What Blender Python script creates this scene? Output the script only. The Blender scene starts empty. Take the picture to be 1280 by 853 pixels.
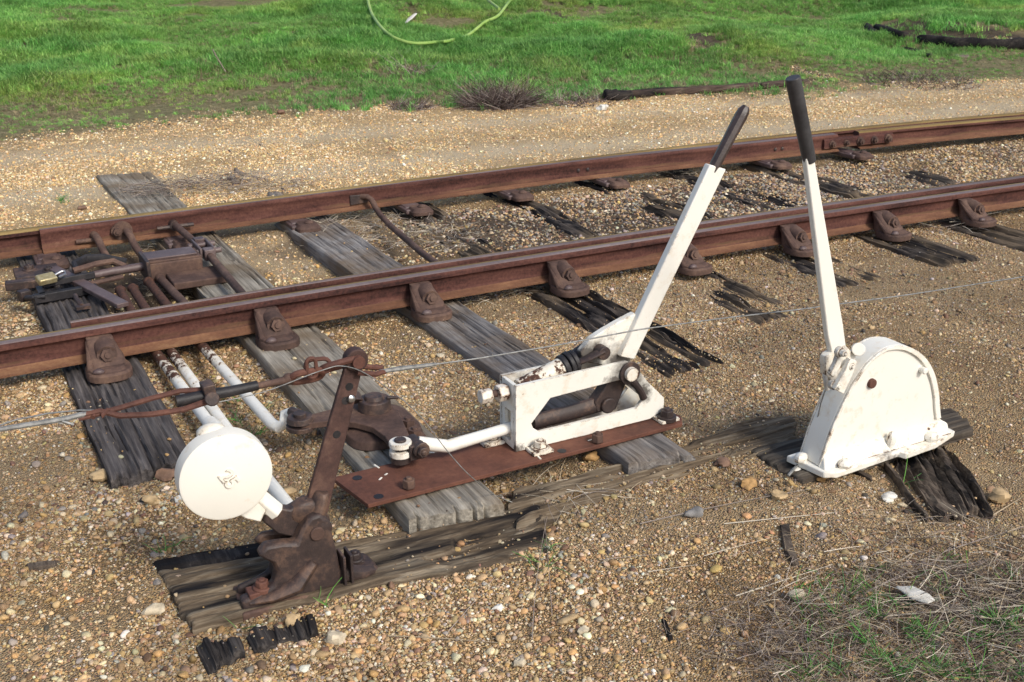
import bpy, bmesh, math, random
import numpy as np
from mathutils import Vector, Matrix

random.seed(7)
rng = np.random.default_rng(11)
S = bpy.context.scene
COL = S.collection
PI = math.pi

# ------------------------------------------------------------------ camera, world, sun, exposure
F, PITCH, HT, YAW = 1400.0, math.radians(21.0), 1.65, math.radians(27.9)
fw = np.array([math.cos(PITCH)*math.sin(YAW), math.cos(PITCH)*math.cos(YAW), -math.sin(PITCH)])
rt = np.array([math.cos(YAW), -math.sin(YAW), 0.0]); up = np.cross(rt, fw)
EYE = np.array([0, 0, HT])
cam = bpy.data.cameras.new('camera'); co = bpy.data.objects.new('camera', cam); COL.objects.link(co)
cam.sensor_width = 36; cam.lens = F/1280*36; cam.clip_start = .05; cam.clip_end = 2000
co.location = (0, 0, HT); co.rotation_euler = (PI/2-PITCH, 0, -YAW)
cam.dof.use_dof = True; cam.dof.focus_distance = 3.6; cam.dof.aperture_fstop = 14
S.camera = co
SUN_EL, SUN_AZ = math.radians(40), math.radians(163)      # azimuth clockwise from +Y
w = bpy.data.worlds.new('World'); S.world = w; w.use_nodes = True
nt = w.node_tree; nt.nodes.clear()
sky = nt.nodes.new('ShaderNodeTexSky'); sky.sky_type = 'NISHITA'; sky.sun_disc = False
sky.sun_elevation = SUN_EL; sky.sun_rotation = SUN_AZ; sky.air_density = 1.0; sky.dust_density = 2.5; sky.ozone_density = 1.0
bg = nt.nodes.new('ShaderNodeBackground'); bg.inputs['Strength'].default_value = .145
wo = nt.nodes.new('ShaderNodeOutputWorld')
nt.links.new(sky.outputs[0], bg.inputs[0]); nt.links.new(bg.outputs[0], wo.inputs[0])
sl = bpy.data.lights.new('sun', 'SUN'); so = bpy.data.objects.new('sun', sl); COL.objects.link(so)
sl.energy = 2.3; sl.angle = math.radians(14); sl.color = (1, .95, .86)
sd = Vector((math.sin(SUN_AZ)*math.cos(SUN_EL), math.cos(SUN_AZ)*math.cos(SUN_EL), math.sin(SUN_EL)))
so.rotation_euler = sd.to_track_quat('Z', 'Y').to_euler(); so.location = (4, -6, 9)
S.view_settings.view_transform = 'Standard'; S.view_settings.look = 'None'
S.view_settings.exposure = 0.24; S.view_settings.gamma = 1

# ------------------------------------------------------------------ geometry helpers
def ray(x, y): return fw*F + rt*(x-640) - up*(y-426.5)
def at(x, y, z=0.0):
    d = ray(x, y); return EYE + d*((z-HT)/d[2])
def onY(x, y, Y):
    d = ray(x, y); return EYE + d*(Y/d[1])
def projn(P):
    d = np.asarray(P) - EYE; zc = d@fw
    return 640+F*(d@rt)/zc, 426.5-F*(d@up)/zc, zc

def _h(ix, iy, s):
    h = (ix.astype(np.int64)*374761393 + iy.astype(np.int64)*668265263 + s*1274126177) & 0x7fffffff
    h = ((h ^ (h >> 13))*1274126177) & 0x7fffffff
    return ((h ^ (h >> 16)) & 0xffff)/65535.0
def vn(x, y, s=0):
    x = np.asarray(x, float); y = np.asarray(y, float)
    ix = np.floor(x).astype(np.int64); iy = np.floor(y).astype(np.int64); fx = x-ix; fy = y-iy
    fx = fx*fx*(3-2*fx); fy = fy*fy*(3-2*fy)
    a = _h(ix, iy, s); b = _h(ix+1, iy, s); c = _h(ix, iy+1, s); d = _h(ix+1, iy+1, s)
    return (a*(1-fx)+b*fx)*(1-fy) + (c*(1-fx)+d*fx)*fy
def fbm(x, y, s=0, o=4):
    r = 0; a = .5; t = 0
    for k in range(o):
        r = r + a*vn(np.asarray(x)*2**k, np.asarray(y)*2**k, s+k*17); t += a; a *= .5
    return r/t
def smooth(a, b, x):
    t = np.clip((np.asarray(x, float)-a)/(b-a), 0, 1); return t*t*(3-2*t)

EDGE = np.array([(-60, 9.2), (-6, 9.2), (.545, 9.48), (3.2, 9.77), (4.96, 9.37), (7.79, 8.61), (10.3, 8.04), (14, 7.6), (60, 7.2)])
def edge_d(x, y):           # metres beyond the edge of the grass
    e = np.interp(x, EDGE[:, 0], EDGE[:, 1]) + (fbm(np.asarray(x)*1.7, np.asarray(y)*1.7, 5, 3)-.5)*.9
    return (np.asarray(y)-e)*.93
def gz(x, y):
    x = np.asarray(x, float); y = np.asarray(y, float)
    z = -.042 + (fbm(x*2.3, y*2.3, 1, 4)-.5)*.035 + (fbm(x*14, y*14, 2, 3)-.5)*.014
    box = lambda x0, x1, y0, y1, s=.12: smooth(x0-s, x0+s, x)*(1-smooth(x1-s, x1+s, x))*smooth(y0-s, y0+s, y)*(1-smooth(y1-s, y1+s, y))
    z = z - .05*box(.74, .98, 2.85, 4.35) - .012*box(.35, 1.5, 2.46, 2.72, .06) - .035*box(1.45, 1.68, 2.75, 4.2)
    z = z - .03*box(.1, 9, 4.5, 5.85, .15) + .02*smooth(6.2, 6.6, y)
    z = z - .020*(1-smooth(1.5, 2.5, x))*(1-smooth(2.72, 3.25, y))
    z = z + .028*smooth(2.1, 2.6, x)*box(2.2, 12, 4.45, 5.9, .2)
    d = (y - np.interp(x, EDGE[:, 0], EDGE[:, 1]))
    b = smooth(0, 3, d)
    z = z + b*(.045*np.clip(d, 0, 20) + (fbm(x*.45, y*.45, 8, 3)-.5)*.5 + (fbm(x*2, y*2, 9, 3)-.5)*.12)
    return z
def atg(px, py, dz=0.0):
    z = 0.0
    for _ in range(25):
        p = at(px, py, z+dz); z = .5*z + .5*float(gz(p[0], p[1]))
    return np.array([p[0], p[1], z+dz])

class MB:
    def __init__(self): self.v = []; self.f = []; self.m = []; self.mi = 0
    def add(self, vs, fs):
        o = len(self.v); self.v += [tuple(float(c) for c in p) for p in vs]
        self.f += [tuple(i+o for i in f) for f in fs]; self.m += [self.mi]*len(fs); return self
    def box(self, c, s, rot=None):
        c = np.array(c, float); h = np.array(s, float)/2
        vs = [np.array((x, y, z))*h for x in (-1, 1) for y in (-1, 1) for z in (-1, 1)]
        if rot is not None: vs = [np.array(rot @ Vector(v)) for v in vs]
        return self.add([c+v for v in vs], [(0, 1, 3, 2), (4, 6, 7, 5), (0, 4, 5, 1), (2, 3, 7, 6), (0, 2, 6, 4), (1, 5, 7, 3)])
    def prism(self, pts, a, b, ax='Y'):
        n = len(pts)
        mk = (lambda p, t: (p[0], t, p[1])) if ax == 'Y' else ((lambda p, t: (p[0], p[1], t)) if ax == 'Z' else (lambda p, t: (t, p[0], p[1])))
        vs = [mk(p, a) for p in pts] + [mk(p, b) for p in pts]
        fs = [tuple(range(n))[::-1], tuple(range(n, 2*n))] + [(i, (i+1) % n, n+(i+1) % n, n+i) for i in range(n)]
        return self.add(vs, fs)
    def ring(self, outer, inner, a, b):          # plate in XZ with an opening, thickness a..b along Y
        n = len(outer)
        vs = [(p[0], t, p[1]) for t in (a, b) for L in (outer, inner) for p in L]
        fs = []
        for i in range(n):
            j = (i+1) % n
            fs += [(i, j, n+j, n+i), (2*n+i, 3*n+i, 3*n+j, 2*n+j), (i, 2*n+i, 2*n+j, j), (n+i, n+j, 3*n+j, 3*n+i)]
        return self.add(vs, fs)
    def loft(self, secs):
        n = len(secs[0]); vs = [p for s in secs for p in s]; fs = [tuple(range(n))[::-1], tuple(range((len(secs)-1)*n, len(secs)*n))]
        for k in range(len(secs)-1):
            for i in range(n):
                j = (i+1) % n; fs.append((k*n+i, k*n+j, (k+1)*n+j, (k+1)*n+i))
        return self.add(vs, fs)
    def tube(self, pts, r, n=8, closed=False, flat=1.0):
        P = [np.array(p, float) for p in pts]; m = len(P)
        R = list(r) if hasattr(r, '__len__') else [r]*m
        rings = []; u = None
        for i in range(m):
            a = P[(i-1) % m] if (closed or i > 0) else P[i]; b = P[(i+1) % m] if (closed or i < m-1) else P[i]
            t = b-a; t = t/(np.linalg.norm(t)+1e-9)
            if u is None:
                u = np.cross(t, (0, 0, 1.0));
                if np.linalg.norm(u) < .05: u = np.cross(t, (0, 1.0, 0))
            u = u - t*(u@t); u /= np.linalg.norm(u)+1e-9; v = np.cross(t, u)
            rings.append([P[i]+R[i]*(math.cos(2*PI*k/n)*u+flat*math.sin(2*PI*k/n)*v) for k in range(n)])
        if closed:
            vs = [p for s in rings for p in s]
            return self.add(vs, [(k*n+i, k*n+(i+1) % n, ((k+1) % m)*n+(i+1) % n, ((k+1) % m)*n+i) for k in range(m) for i in range(n)])
        return self.loft(rings)
    def cyl(self, p0, p1, r0, r1=None, n=14): return self.tube([p0, p1], [r0, r0 if r1 is None else r1], n)
    def hexb(self, p, ax, r, h, washer=True):
        p = np.array(p, float); ax = np.array(ax, float); ax /= np.linalg.norm(ax)
        if washer: self.cyl(p-ax*.01, p+ax*h*.25, r*1.35, n=14)
        self.cyl(p+ax*h*.1, p+ax*h, r, r*.94, n=6); self.cyl(p+ax*h*.9, p+ax*h*1.25, r*.5, r*.42, n=10); return self
    def blob(self, c, r, seed=0, n1=8, n2=12, amp=.18):
        rr = np.random.default_rng(seed); c = np.array(c, float); vs = []; k = rr.normal(size=(5, 3)); ph = rr.random(5)*6
        for i in range(n1+1):
            th = PI*i/n1
            for j in range(n2):
                f = 2*PI*j/n2; d = np.array([math.sin(th)*math.cos(f), math.sin(th)*math.sin(f), math.cos(th)])
                s = 1+amp*sum(math.sin(2.2*k[q]@d+ph[q]) for q in range(5))/2.2
                vs.append(c+d*s*np.array(r))
        fs = [(i*n2+j, (i+1)*n2+j, (i+1)*n2+(j+1) % n2, i*n2+(j+1) % n2) for i in range(n1) for j in range(n2)]
        return self.add(vs, fs)
    def build(self, name, mat, parent=None, org=None, bevel=0, ang=40, rough=0, seed=0):
        off = np.zeros(3)
        if parent is not None:
            q = parent
            while q is not None: off += np.array(q.location); q = q.parent
        elif org is not None: off = np.array(org, float)
        V = np.array(self.v)-off
        if rough:
            V = V + rough*np.stack([fbm(V[:, (i+1) % 3]*60+V[:, i]*31, V[:, (i+2) % 3]*60, seed+i, 3)-.5 for i in range(3)], 1)
        me = bpy.data.meshes.new(name); me.from_pydata(V.tolist(), [], self.f)
        bm = bmesh.new(); bm.from_mesh(me); bmesh.ops.remove_doubles(bm, verts=bm.verts, dist=1e-6)
        bmesh.ops.recalc_face_normals(bm, faces=bm.faces); bm.to_mesh(me); bm.free()
        mats = mat if isinstance(mat, (list, tuple)) else [mat]
        for mm in mats: me.materials.append(mm)
        if len(mats) > 1 and len(me.polygons) == len(self.m): me.polygons.foreach_set('material_index', self.m)
        me.polygons.foreach_set('use_smooth', [True]*len(me.polygons)); me.set_sharp_from_angle(angle=math.radians(ang))
        o = bpy.data.objects.new(name, me); COL.objects.link(o)
        if parent is not None: o.parent = parent
        elif org is not None: o.location = org
        if bevel:
            b = o.modifiers.new('bevel', 'BEVEL'); b.width = bevel; b.segments = 2; b.limit_method = 'ANGLE'; b.angle_limit = math.radians(40)
        return o

def smoothpath(P, n=6):
    P = [np.array(p, float) for p in P]; out = []
    for i in range(len(P)-1):
        a = P[max(i-1, 0)]; b = P[i]; c = P[i+1]; d = P[min(i+2, len(P)-1)]
        for k_ in range(n):
            s = k_/n; out.append(.5*((2*b)+(c-a)*s+(2*a-5*b+4*c-d)*s*s+(3*b-a-3*c+d)*s**3))
    return out+[P[-1]]

def tag(o, label, cat, group=None, kind=None):
    if label: o['label'] = label
    if cat: o['category'] = cat
    if group: o['group'] = group
    if kind: o['kind'] = kind
    return o
def thing(name, label, cat, loc=(0, 0, 0), group=None):
    o = bpy.data.objects.new(name, None); o.empty_display_size = .05; COL.objects.link(o); o.location = [float(c) for c in loc]
    return tag(o, label, cat, group)
def dup(root, loc, label):
    r = root.copy(); COL.objects.link(r); r.location = [float(c) for c in loc]; r['label'] = label
    for ch in list(root.children):
        c = ch.copy(); COL.objects.link(c); c.parent = r
        for g in ch.children:
            d = g.copy(); COL.objects.link(d); d.parent = c
    return r

# ------------------------------------------------------------------ materials
class NT:
    def __init__(self, name):
        self.m = bpy.data.materials.new(name); self.m.use_nodes = True; self.t = self.m.node_tree
        self.b = self.t.nodes['Principled BSDF']; self._co = None
    def n(self, typ, **kw):
        x = self.t.nodes.new(typ)
        for k, v in kw.items(): setattr(x, k, v)
        return x
    def l(self, a, b): self.t.links.new(a, b)
    def co(self, scale=(1, 1, 1), rnd=True):
        if self._co is None:
            tc = self.n('ShaderNodeTexCoord'); oi = self.n('ShaderNodeObjectInfo')
            mu = self.n('ShaderNodeMath', operation='MULTIPLY'); mu.inputs[1].default_value = 37.0; self.l(oi.outputs['Random'], mu.inputs[0])
            ad = self.n('ShaderNodeVectorMath', operation='ADD'); self.l(tc.outputs['Object'], ad.inputs[0]); self.l(mu.outputs[0], ad.inputs[1])
            self._co = ad.outputs[0]; self._raw = tc.outputs['Object']
        mp = self.n('ShaderNodeMapping'); mp.inputs['Scale'].default_value = scale
        self.l(self._co if rnd else self._raw, mp.inputs['Vector']); return mp.outputs[0]
    def noise(self, sc, det=4, rough=.55, scale=(1, 1, 1), vec=None):
        x = self.n('ShaderNodeTexNoise'); x.inputs['Scale'].default_value = sc; x.inputs['Detail'].default_value = det; x.inputs['Roughness'].default_value = rough
        self.l(vec if vec is not None else self.co(scale), x.inputs['Vector']); return x.outputs['Fac']
    def ramp(self, fac, stops):
        x = self.n('ShaderNodeValToRGB'); e = x.color_ramp.elements
        while len(e) < len(stops): e.new(.5)
        for q, (p, c) in zip(e, stops):
            q.position = p; q.color = (c, c, c, 1) if not hasattr(c, '__len__') else (*c, 1)
        self.l(fac, x.inputs[0]); return x.outputs[0]
    def mix(self, fac, a, b, mode='MIX'):
        x = self.n('ShaderNodeMix', data_type='RGBA', blend_type=mode)
        for s, v in ((x.inputs[0], fac), (x.inputs[6], a), (x.inputs[7], b)):
            if hasattr(v, 'is_output'): self.l(v, s)
            elif hasattr(v, '__len__'): s.default_value = (*v, 1)
            else: s.default_value = v
        return x.outputs[2]
    def math(self, op, a, b=0.0, clamp=False):
        x = self.n('ShaderNodeMath', operation=op); x.use_clamp = clamp
        for s, v in ((x.inputs[0], a), (x.inputs[1], b)):
            if hasattr(v, 'is_output'): self.l(v, s)
            else: s.default_value = v
        return x.outputs[0]
    def bump(self, h, st=.5, dist=.003, prev=None):
        x = self.n('ShaderNodeBump'); x.inputs['Strength'].default_value = st; x.inputs['Distance'].default_value = dist
        self.l(h, x.inputs['Height'])
        if prev is not None: self.l(prev, x.inputs['Normal'])
        return x.outputs[0]
    def out(self, col, rough=.8, normal=None, metal=0, spec=.3):
        for s, v in ((self.b.inputs['Base Color'], col), (self.b.inputs['Roughness'], rough), (self.b.inputs['Metallic'], metal), (self.b.inputs['Specular IOR Level'], spec)):
            if hasattr(v, 'is_output'): self.l(v, s)
            elif hasattr(v, '__len__'): s.default_value = (*v, 1)
            else: s.default_value = v
        if normal is not None: self.l(normal, self.b.inputs['Normal'])
        return self.m

def rust(name, dark, mid, light, rough=.75, spec=.3, lightpos=.72, stretch=(1, 1, 1)):
    k = NT(name)
    a = k.noise(9, 6, .65, stretch); b = k.noise(70, 4, .6); c = k.noise(2.2, 3, .5, stretch)
    f = k.math('ADD', k.math('MULTIPLY', a, .55), k.math('ADD', k.math('MULTIPLY', b, .22), k.math('MULTIPLY', c, .25)))
    col = k.ramp(f, [(.36, dark), (.52, mid), (lightpos, light)])
    nrm = k.bump(k.noise(260, 3, .6), .45, .0015, k.bump(k.noise(40, 4, .6), .35, .003))
    return k.out(col, rough, nrm, 0, spec)
def paint(name, amt=.62, base=(.80, .775, .70), stain=(.62, .48, .30), grime=.0, ygrad=None, spots=()):
    k = NT(name)
    n1 = k.noise(26, 7, .68); n2 = k.noise(6, 4, .6); big = k.noise(3.0, 2, .5)
    m = k.math('ADD', k.math('MULTIPLY', n1, .7), k.math('MULTIPLY', big, .3))
    if ygrad is not None:                     # paint wears off along the rod towards (and under) the rail
        sx = k.n('ShaderNodeSeparateXYZ'); k.co(); k.l(k._raw, sx.inputs[0])
        g = k.n('ShaderNodeMapRange'); g.inputs[1].default_value = ygrad[0]; g.inputs[2].default_value = ygrad[1]; g.inputs[3].default_value = 0; g.inputs[4].default_value = ygrad[2]
        k.l(sx.outputs[1], g.inputs[0]); m = k.math('ADD', m, g.outputs[0])
    bv = k.n('ShaderNodeBevel'); bv.samples = 4; bv.inputs['Radius'].default_value = .006; ge = k.n('ShaderNodeNewGeometry')
    dt = k.n('ShaderNodeVectorMath', operation='DOT_PRODUCT'); k.l(bv.outputs[0], dt.inputs[0]); k.l(ge.outputs['True Normal'], dt.inputs[1])
    ed = k.ramp(dt.outputs['Value'], [(.86, .13), (.985, 0)]); m = k.math('ADD', m, ed)
    chip = k.ramp(m, [(amt, 0), (amt+.025, 1)])
    halo = k.ramp(m, [(amt-.12, 0), (amt+.02, 1)])
    b0 = k.mix(k.ramp(n2, [(.35, 0), (.75, .35)]), base, tuple(c*.86 for c in base))
    b1 = k.mix(k.math('MULTIPLY', halo, .55), b0, stain)
    if grime: b1 = k.mix(k.ramp(k.noise(11, 5, .7), [(.62-grime*.2, 0), (.72, .8)]), b1, (.10, .08, .07))
    if spots:                                  # grease smeared round the pivots
        nz = k.math('MULTIPLY', k.math('SUBTRACT', k.noise(30, 5, .65), .5), .09); k.co(); acc = None
        for px_, py_, pz_, rr_ in spots:
            dn = k.n('ShaderNodeVectorMath', operation='DISTANCE'); k.l(k._raw, dn.inputs[0]); dn.inputs[1].default_value = (px_, py_, pz_)
            e_ = k.ramp(k.math('DIVIDE', k.math('ADD', dn.outputs['Value'], nz), rr_), [(.45, .9), (1.0, 0)])
            acc = e_ if acc is None else k.math('MAXIMUM', acc, e_)
        b1 = k.mix(acc, b1, (.045, .036, .032))
    rc = k.ramp(k.noise(60, 4, .6), [(.3, (.035, .017, .012)), (.7, (.12, .05, .028))])
    col = k.mix(chip, b1, rc)
    h = k.math('SUBTRACT', k.math('MULTIPLY', k.noise(120, 3, .5), .3), chip)
    return k.out(col, k.math('ADD', k.math('MULTIPLY', chip, .3), .5), k.bump(h, .5, .0012), 0, .4)
def wood(name, dark, mid, light, axis='Y', crack=.5, char=0.0, tan=None):
    k = NT(name)
    sc = (1, .035, 1) if axis == 'Y' else (.035, 1, 1)
    sc2 = (1, .09, 1) if axis == 'Y' else (.09, 1, 1)
    g1 = k.noise(95, 6, .65, sc); g2 = k.noise(28, 4, .6, sc2); big = k.noise(4.5, 4, .6)
    f = k.math('ADD', k.math('MULTIPLY', g1, .5), k.math('ADD', k.math('MULTIPLY', g2, .3), k.math('MULTIPLY', big, .25)))
    col = k.ramp(f, [(.38, dark), (.52, mid), (.68, light)])
    if tan is not None: col = k.mix(k.ramp(k.noise(3.1, 3, .6), [(.42, 0), (.62, .75)]), col, tan)
    cr = k.ramp(k.noise(45, 3, .5, sc), [(.30, 1), (.36, 0)])
    col = k.mix(k.math('MULTIPLY', cr, crack), col, tuple(c*.25 for c in dark))
    if char: col = k.mix(k.ramp(k.noise(5, 5, .65, sc2), [(.62-char*.35, 0), (.70-char*.3, 1)]), col, (.014, .012, .012))
    nrm = k.bump(g1, .8, .004, k.bump(g2, .6, .006))
    return k.out(col, .88, nrm, 0, .15)

M = {}
def rail_mat():
    k = NT('rail_rust'); sx = k.n('ShaderNodeSeparateXYZ'); k.co(); k.l(k._raw, sx.inputs[0])
    a = k.noise(9, 6, .65, (.3, 1, 2.2)); b = k.noise(75, 4, .65); c = k.noise(2.2, 3, .5, (.4, 1, 1))
    f = k.math('ADD', k.math('MULTIPLY', a, .5), k.math('ADD', k.math('MULTIPLY', b, .28), k.math('MULTIPLY', c, .25)))
    col = k.ramp(f, [(.40, (.030, .015, .014)), (.51, (.088, .038, .031)), (.61, (.14, .063, .048)), (.71, (.25, .14, .095))])
    zz = k.math('ADD', sx.outputs[2], k.math('MULTIPLY', k.math('SUBTRACT', k.noise(14, 5, .65, (.25, 1, 1)), .5), .06))
    tan_ = k.ramp(zz, [(.018, 0), (.030, 1), (.040, .85), (.046, 0)])
    dk = k.ramp(k.math('SUBTRACT', zz, .010), [(.020, 0), (.026, 1), (.034, 0)])
    lo = k.ramp(k.noise(1.7, 3, .6, (1, 1, 1)), [(.42, 0), (.6, .8)])
    col = k.mix(k.math('MULTIPLY', k.math('MULTIPLY', tan_, lo), .55), col, (.26, .145, .075)); col = k.mix(k.math('MULTIPLY', dk, k.math('MULTIPLY', lo, .8)), col, (.075, .048, .032))
    nrm = k.bump(k.noise(260, 3, .6), .45, .0015, k.bump(k.noise(40, 4, .6), .35, .003))
    return k.out(col, .85, nrm, 0, .15)
M['rail'] = rail_mat()
M['rail_top'] = rust('rail_worn_top', (.075, .052, .048), (.15, .112, .108), (.26, .21, .20), .5, .45, stretch=(.1, 1, 1))
M['rail_edge'] = rust('rail_olive_edge', (.10, .06, .025), (.205, .14, .052), (.32, .23, .10), .7, .2, stretch=(.15, 1, 1))
M['rail_foot'] = rust('rail_foot_rust', (.075, .035, .022), (.16, .075, .042), (.30, .17, .085), .8, stretch=(.4, 1, 1))
M['cast'] = rust('cast_brown', (.040, .025, .021), (.098, .058, .045), (.22, .135, .09), .75)
M['dark'] = rust('dark_iron', (.016, .012, .012), (.046, .031, .028), (.16, .095, .065), .55, .4, lightpos=.66)
M['plate'] = rust('plate_rust', (.07, .030, .021), (.135, .055, .036), (.22, .10, .06), .8)
M['purple'] = rust('worn_steel', (.05, .032, .032), (.105, .070, .066), (.19, .145, .135), .5, .5)
M['chain'] = rust('chain_rust', (.045, .020, .016), (.105, .046, .034), (.20, .09, .06), .75)
M['upright'] = rust('upright_rust', (.028, .017, .016), (.078, .042, .035), (.20, .12, .085), .7)
M['black'] = rust('black_iron', (.010, .009, .010), (.022, .020, .022), (.06, .05, .048), .55, .4)
M['handle'] = rust('grip_iron', (.020, .014, .013), (.048, .034, .032), (.10, .072, .066), .42, .5)
M['grip'] = rust('grip_sleeve', (.022, .021, .023), (.045, .043, .045), (.085, .08, .08), .45, .5)
M['white'] = paint('white_paint', .62)
M['white_clean'] = paint('white_paint_clean', .685)
M['white_worn'] = paint('white_paint_worn', .60, grime=.1)
M['white_grimy'] = paint('white_paint_grimy', .585, grime=.7)
M['white_rod'] = paint('white_rod_paint', .64, ygrad=(.25, .85, .30))
M['white_rust'] = paint('white_flaking', .53)
PL0 = np.array((1.75, 2.88, .01))
sp_ = lambda *L: [(*(np.array(p[:3])-PL0), p[3]) for p in L]
M['frame_paint'] = paint('frame_paint', .64, spots=sp_((1.955, 2.86, .21, .085), (2.01, 2.86, .13, .05), (1.90, 2.86, .185, .05), (1.53, 2.86, .03, .03)))
M['web_paint'] = paint('web_paint', .63, grime=.2, spots=sp_((1.83, 2.90, .285, .075), (1.94, 2.90, .24, .08), (1.80, 2.90, .29, .05)))
M['nut_paint'] = paint('nut_paint', .50, stain=(.45, .25, .10))
M['casing_paint'] = paint('casing_paint', .685, grime=0)
k = NT('galvanised_wire'); M['wire'] = k.out(k.ramp(k.noise(60, 3), [(.3, (.12, .12, .115)), (.7, (.27, .27, .26))]), .5, None, .15, .4)
k = NT('brass'); M['brass'] = k.out(k.ramp(k.noise(60, 3), [(.3, (.34, .27, .13)), (.7, (.52, .45, .27))]), .4, None, .5, .5)
k = NT('chrome_steel'); M['steel'] = k.out((.5, .5, .5), .3, None, .9, .5)
M['w_grey'] = wood('timber_grey', (.075, .068, .064), (.20, .185, .175), (.38, .36, .335), tan=(.17, .12, .075))
M['w_greyB'] = wood('timber_silver', (.095, .083, .068), (.255, .23, .19), (.46, .42, .35), tan=(.16, .115, .07))
M['w_dark'] = wood('timber_dark', (.030, .026, .025), (.082, .072, .069), (.17, .15, .14), char=.18)
M['w_black'] = wood('timber_black', (.020, .017, .015), (.058, .048, .042), (.15, .122, .10), char=.3, tan=(.17, .125, .08))
M['w_inner'] = wood('timber_brown', (.03, .022, .018), (.085, .066, .052), (.19, .155, .12), char=.2)
M['w_bear'] = wood('bearer_tan', (.038, .029, .021), (.125, .093, .062), (.30, .25, .18), axis='X', char=.44)
M['w_blackx'] = wood('charred_x', (.012, .010, .010), (.032, .028, .027), (.10, .088, .08), axis='Y', char=.4)
M['log'] = wood('log_burnt', (.010, .009, .009), (.026, .022, .02), (.075, .062, .05), axis='X', char=.4)
M['logb'] = wood('log_brown', (.03, .02, .016), (.075, .052, .04), (.16, .12, .09), axis='X', char=.15)
M['chip'] = wood('bleached_wood', (.35, .33, .29), (.58, .56, .5), (.75, .72, .66), axis='X', crack=.2)
M['stickm'] = wood('dead_stick', (.10, .08, .065), (.22, .18, .14), (.36, .31, .25), axis='X', crack=.2)

# instanced stuff: colour comes from a per-instance attribute
def inst_mat(name, rough=.75, spec=.3, sc=90, var=.25, trans=0):
    k = NT(name)
    a = k.n('ShaderNodeAttribute', attribute_type='INSTANCER', attribute_name='tint')
    tc = k.n('ShaderNodeTexCoord')
    nz = k.n('ShaderNodeTexNoise'); nz.inputs['Scale'].default_value = sc; nz.inputs['Detail'].default_value = 3
    k.l(tc.outputs['Object'], nz.inputs['Vector'])
    f = k.ramp(nz.outputs['Fac'], [(.3, 1-var), (.7, 1+var*.6)])
    col = k.mix(1.0, a.outputs['Color'], f, 'MULTIPLY')
    m = k.out(col, rough, None, 0, spec)
    if trans:
        tr = k.n('ShaderNodeBsdfTranslucent'); k.l(col, tr.inputs[0]); mx = k.n('ShaderNodeMixShader'); mx.inputs[0].default_value = trans
        k.l(k.b.outputs[0], mx.inputs[1]); k.l(tr.outputs[0], mx.inputs[2]); k.l(mx.outputs[0], k.t.nodes['Material Output'].inputs[0])
    return m
M['pebble'] = inst_mat('pebble_stone', .65, .35, 3, .3)
M['blade'] = inst_mat('grass_blade', .5, .4, 2, .15, .35)
def stone_mat(name, c):
    k = NT(name); f = k.noise(45, 4, .6)
    return k.out(k.ramp(f, [(.3, tuple(x*.6 for x in c)), (.55, c), (.8, tuple(min(1, x*1.25) for x in c))]), .7, k.bump(k.noise(150, 3), .3, .001))
def straw_mat(name, a, b):
    k = NT(name); at_ = k.n('ShaderNodeAttribute', attribute_name='tint')
    return k.out(at_.outputs['Color'], .7, None, 0, .25)
M['straw'] = straw_mat('straw', 0, 0)

# ground material
def ground_mat():
    k = NT('ground_gravel')
    z = k.n('ShaderNodeAttribute', attribute_name='zone'); sx = k.n('ShaderNodeSeparateColor'); k.l(z.outputs['Color'], sx.inputs[0])
    raw = k.co((1, 1, 1), False)
    def vor(sc):
        v = k.n('ShaderNodeTexVoronoi'); v.inputs['Scale'].default_value = sc; k.l(raw, v.inputs['Vector']); return v
    v1 = vor(170); v2 = vor(330)
    pal = [(0, (.20, .125, .06)), (.2, (.42, .29, .145)), (.45, (.52, .39, .22)), (.7, (.42, .30, .175)), (.85, (.64, .53, .36)), (1, (.13, .10, .07))]
    c1 = k.n('ShaderNodeSeparateColor'); k.l(v1.outputs['Color'], c1.inputs[0]); c2 = k.n('ShaderNodeSeparateColor'); k.l(v2.outputs['Color'], c2.inputs[0])
    col1 = k.ramp(c1.outputs[0], pal); col2 = k.ramp(c2.outputs[1], pal)
    grit = k.mix(k.ramp(k.noise(40, 4, .6, vec=raw), [(.4, 0), (.6, 1)]), col2, col1)
    big = k.ramp(k.noise(2.4, 6, .65, vec=raw), [(.33, (.66, .60, .54)), (.5, (.92, .90, .87)), (.68, (1.12, 1.10, 1.08))])
    cl = k.n('ShaderNodeAttribute', attribute_name='clean')
    big = k.mix(k.math('MULTIPLY', cl.outputs['Fac'], .7), big, (1, 1, 1))
    sand = k.mix(1.0, grit, big, 'MULTIPLY'); sand = k.mix(1.0, sand, k.mix(cl.outputs['Fac'], (.87, .81, .75), (1.28, 1.22, 1.13)), 'MULTIPLY')
    sandy = k.mix(sx.outputs[2], sand, k.mix(.55, sand, k.mix(cl.outputs['Fac'], (.42, .34, .23), (.80, .69, .50))))
    dirt = k.ramp(k.noise(22, 5, .65, vec=raw), [(.3, (.05, .036, .028)), (.7, (.15, .11, .08))])
    c = k.mix(sx.outputs[1], sandy, dirt)
    gr = k.ramp(k.noise(14, 6, .7, vec=raw), [(.3, (.15, .13, .065)), (.5, (.25, .225, .11)), (.72, (.38, .32, .19))])
    c = k.mix(sx.outputs[0], c, gr)
    h = k.math('ADD', k.math('MULTIPLY', k.math('SUBTRACT', 1.0, k.math('MULTIPLY', v1.outputs['Distance'], 120)), .5), k.math('MULTIPLY', k.noise(300, 3, .6, vec=raw), .6))
    nrm = k.bump(h, .6, .004, k.bump(k.noise(60, 5, .6, vec=raw), .5, .01))
    return k.out(c, .9, nrm, 0, .15)
M['ground'] = ground_mat()

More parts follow.
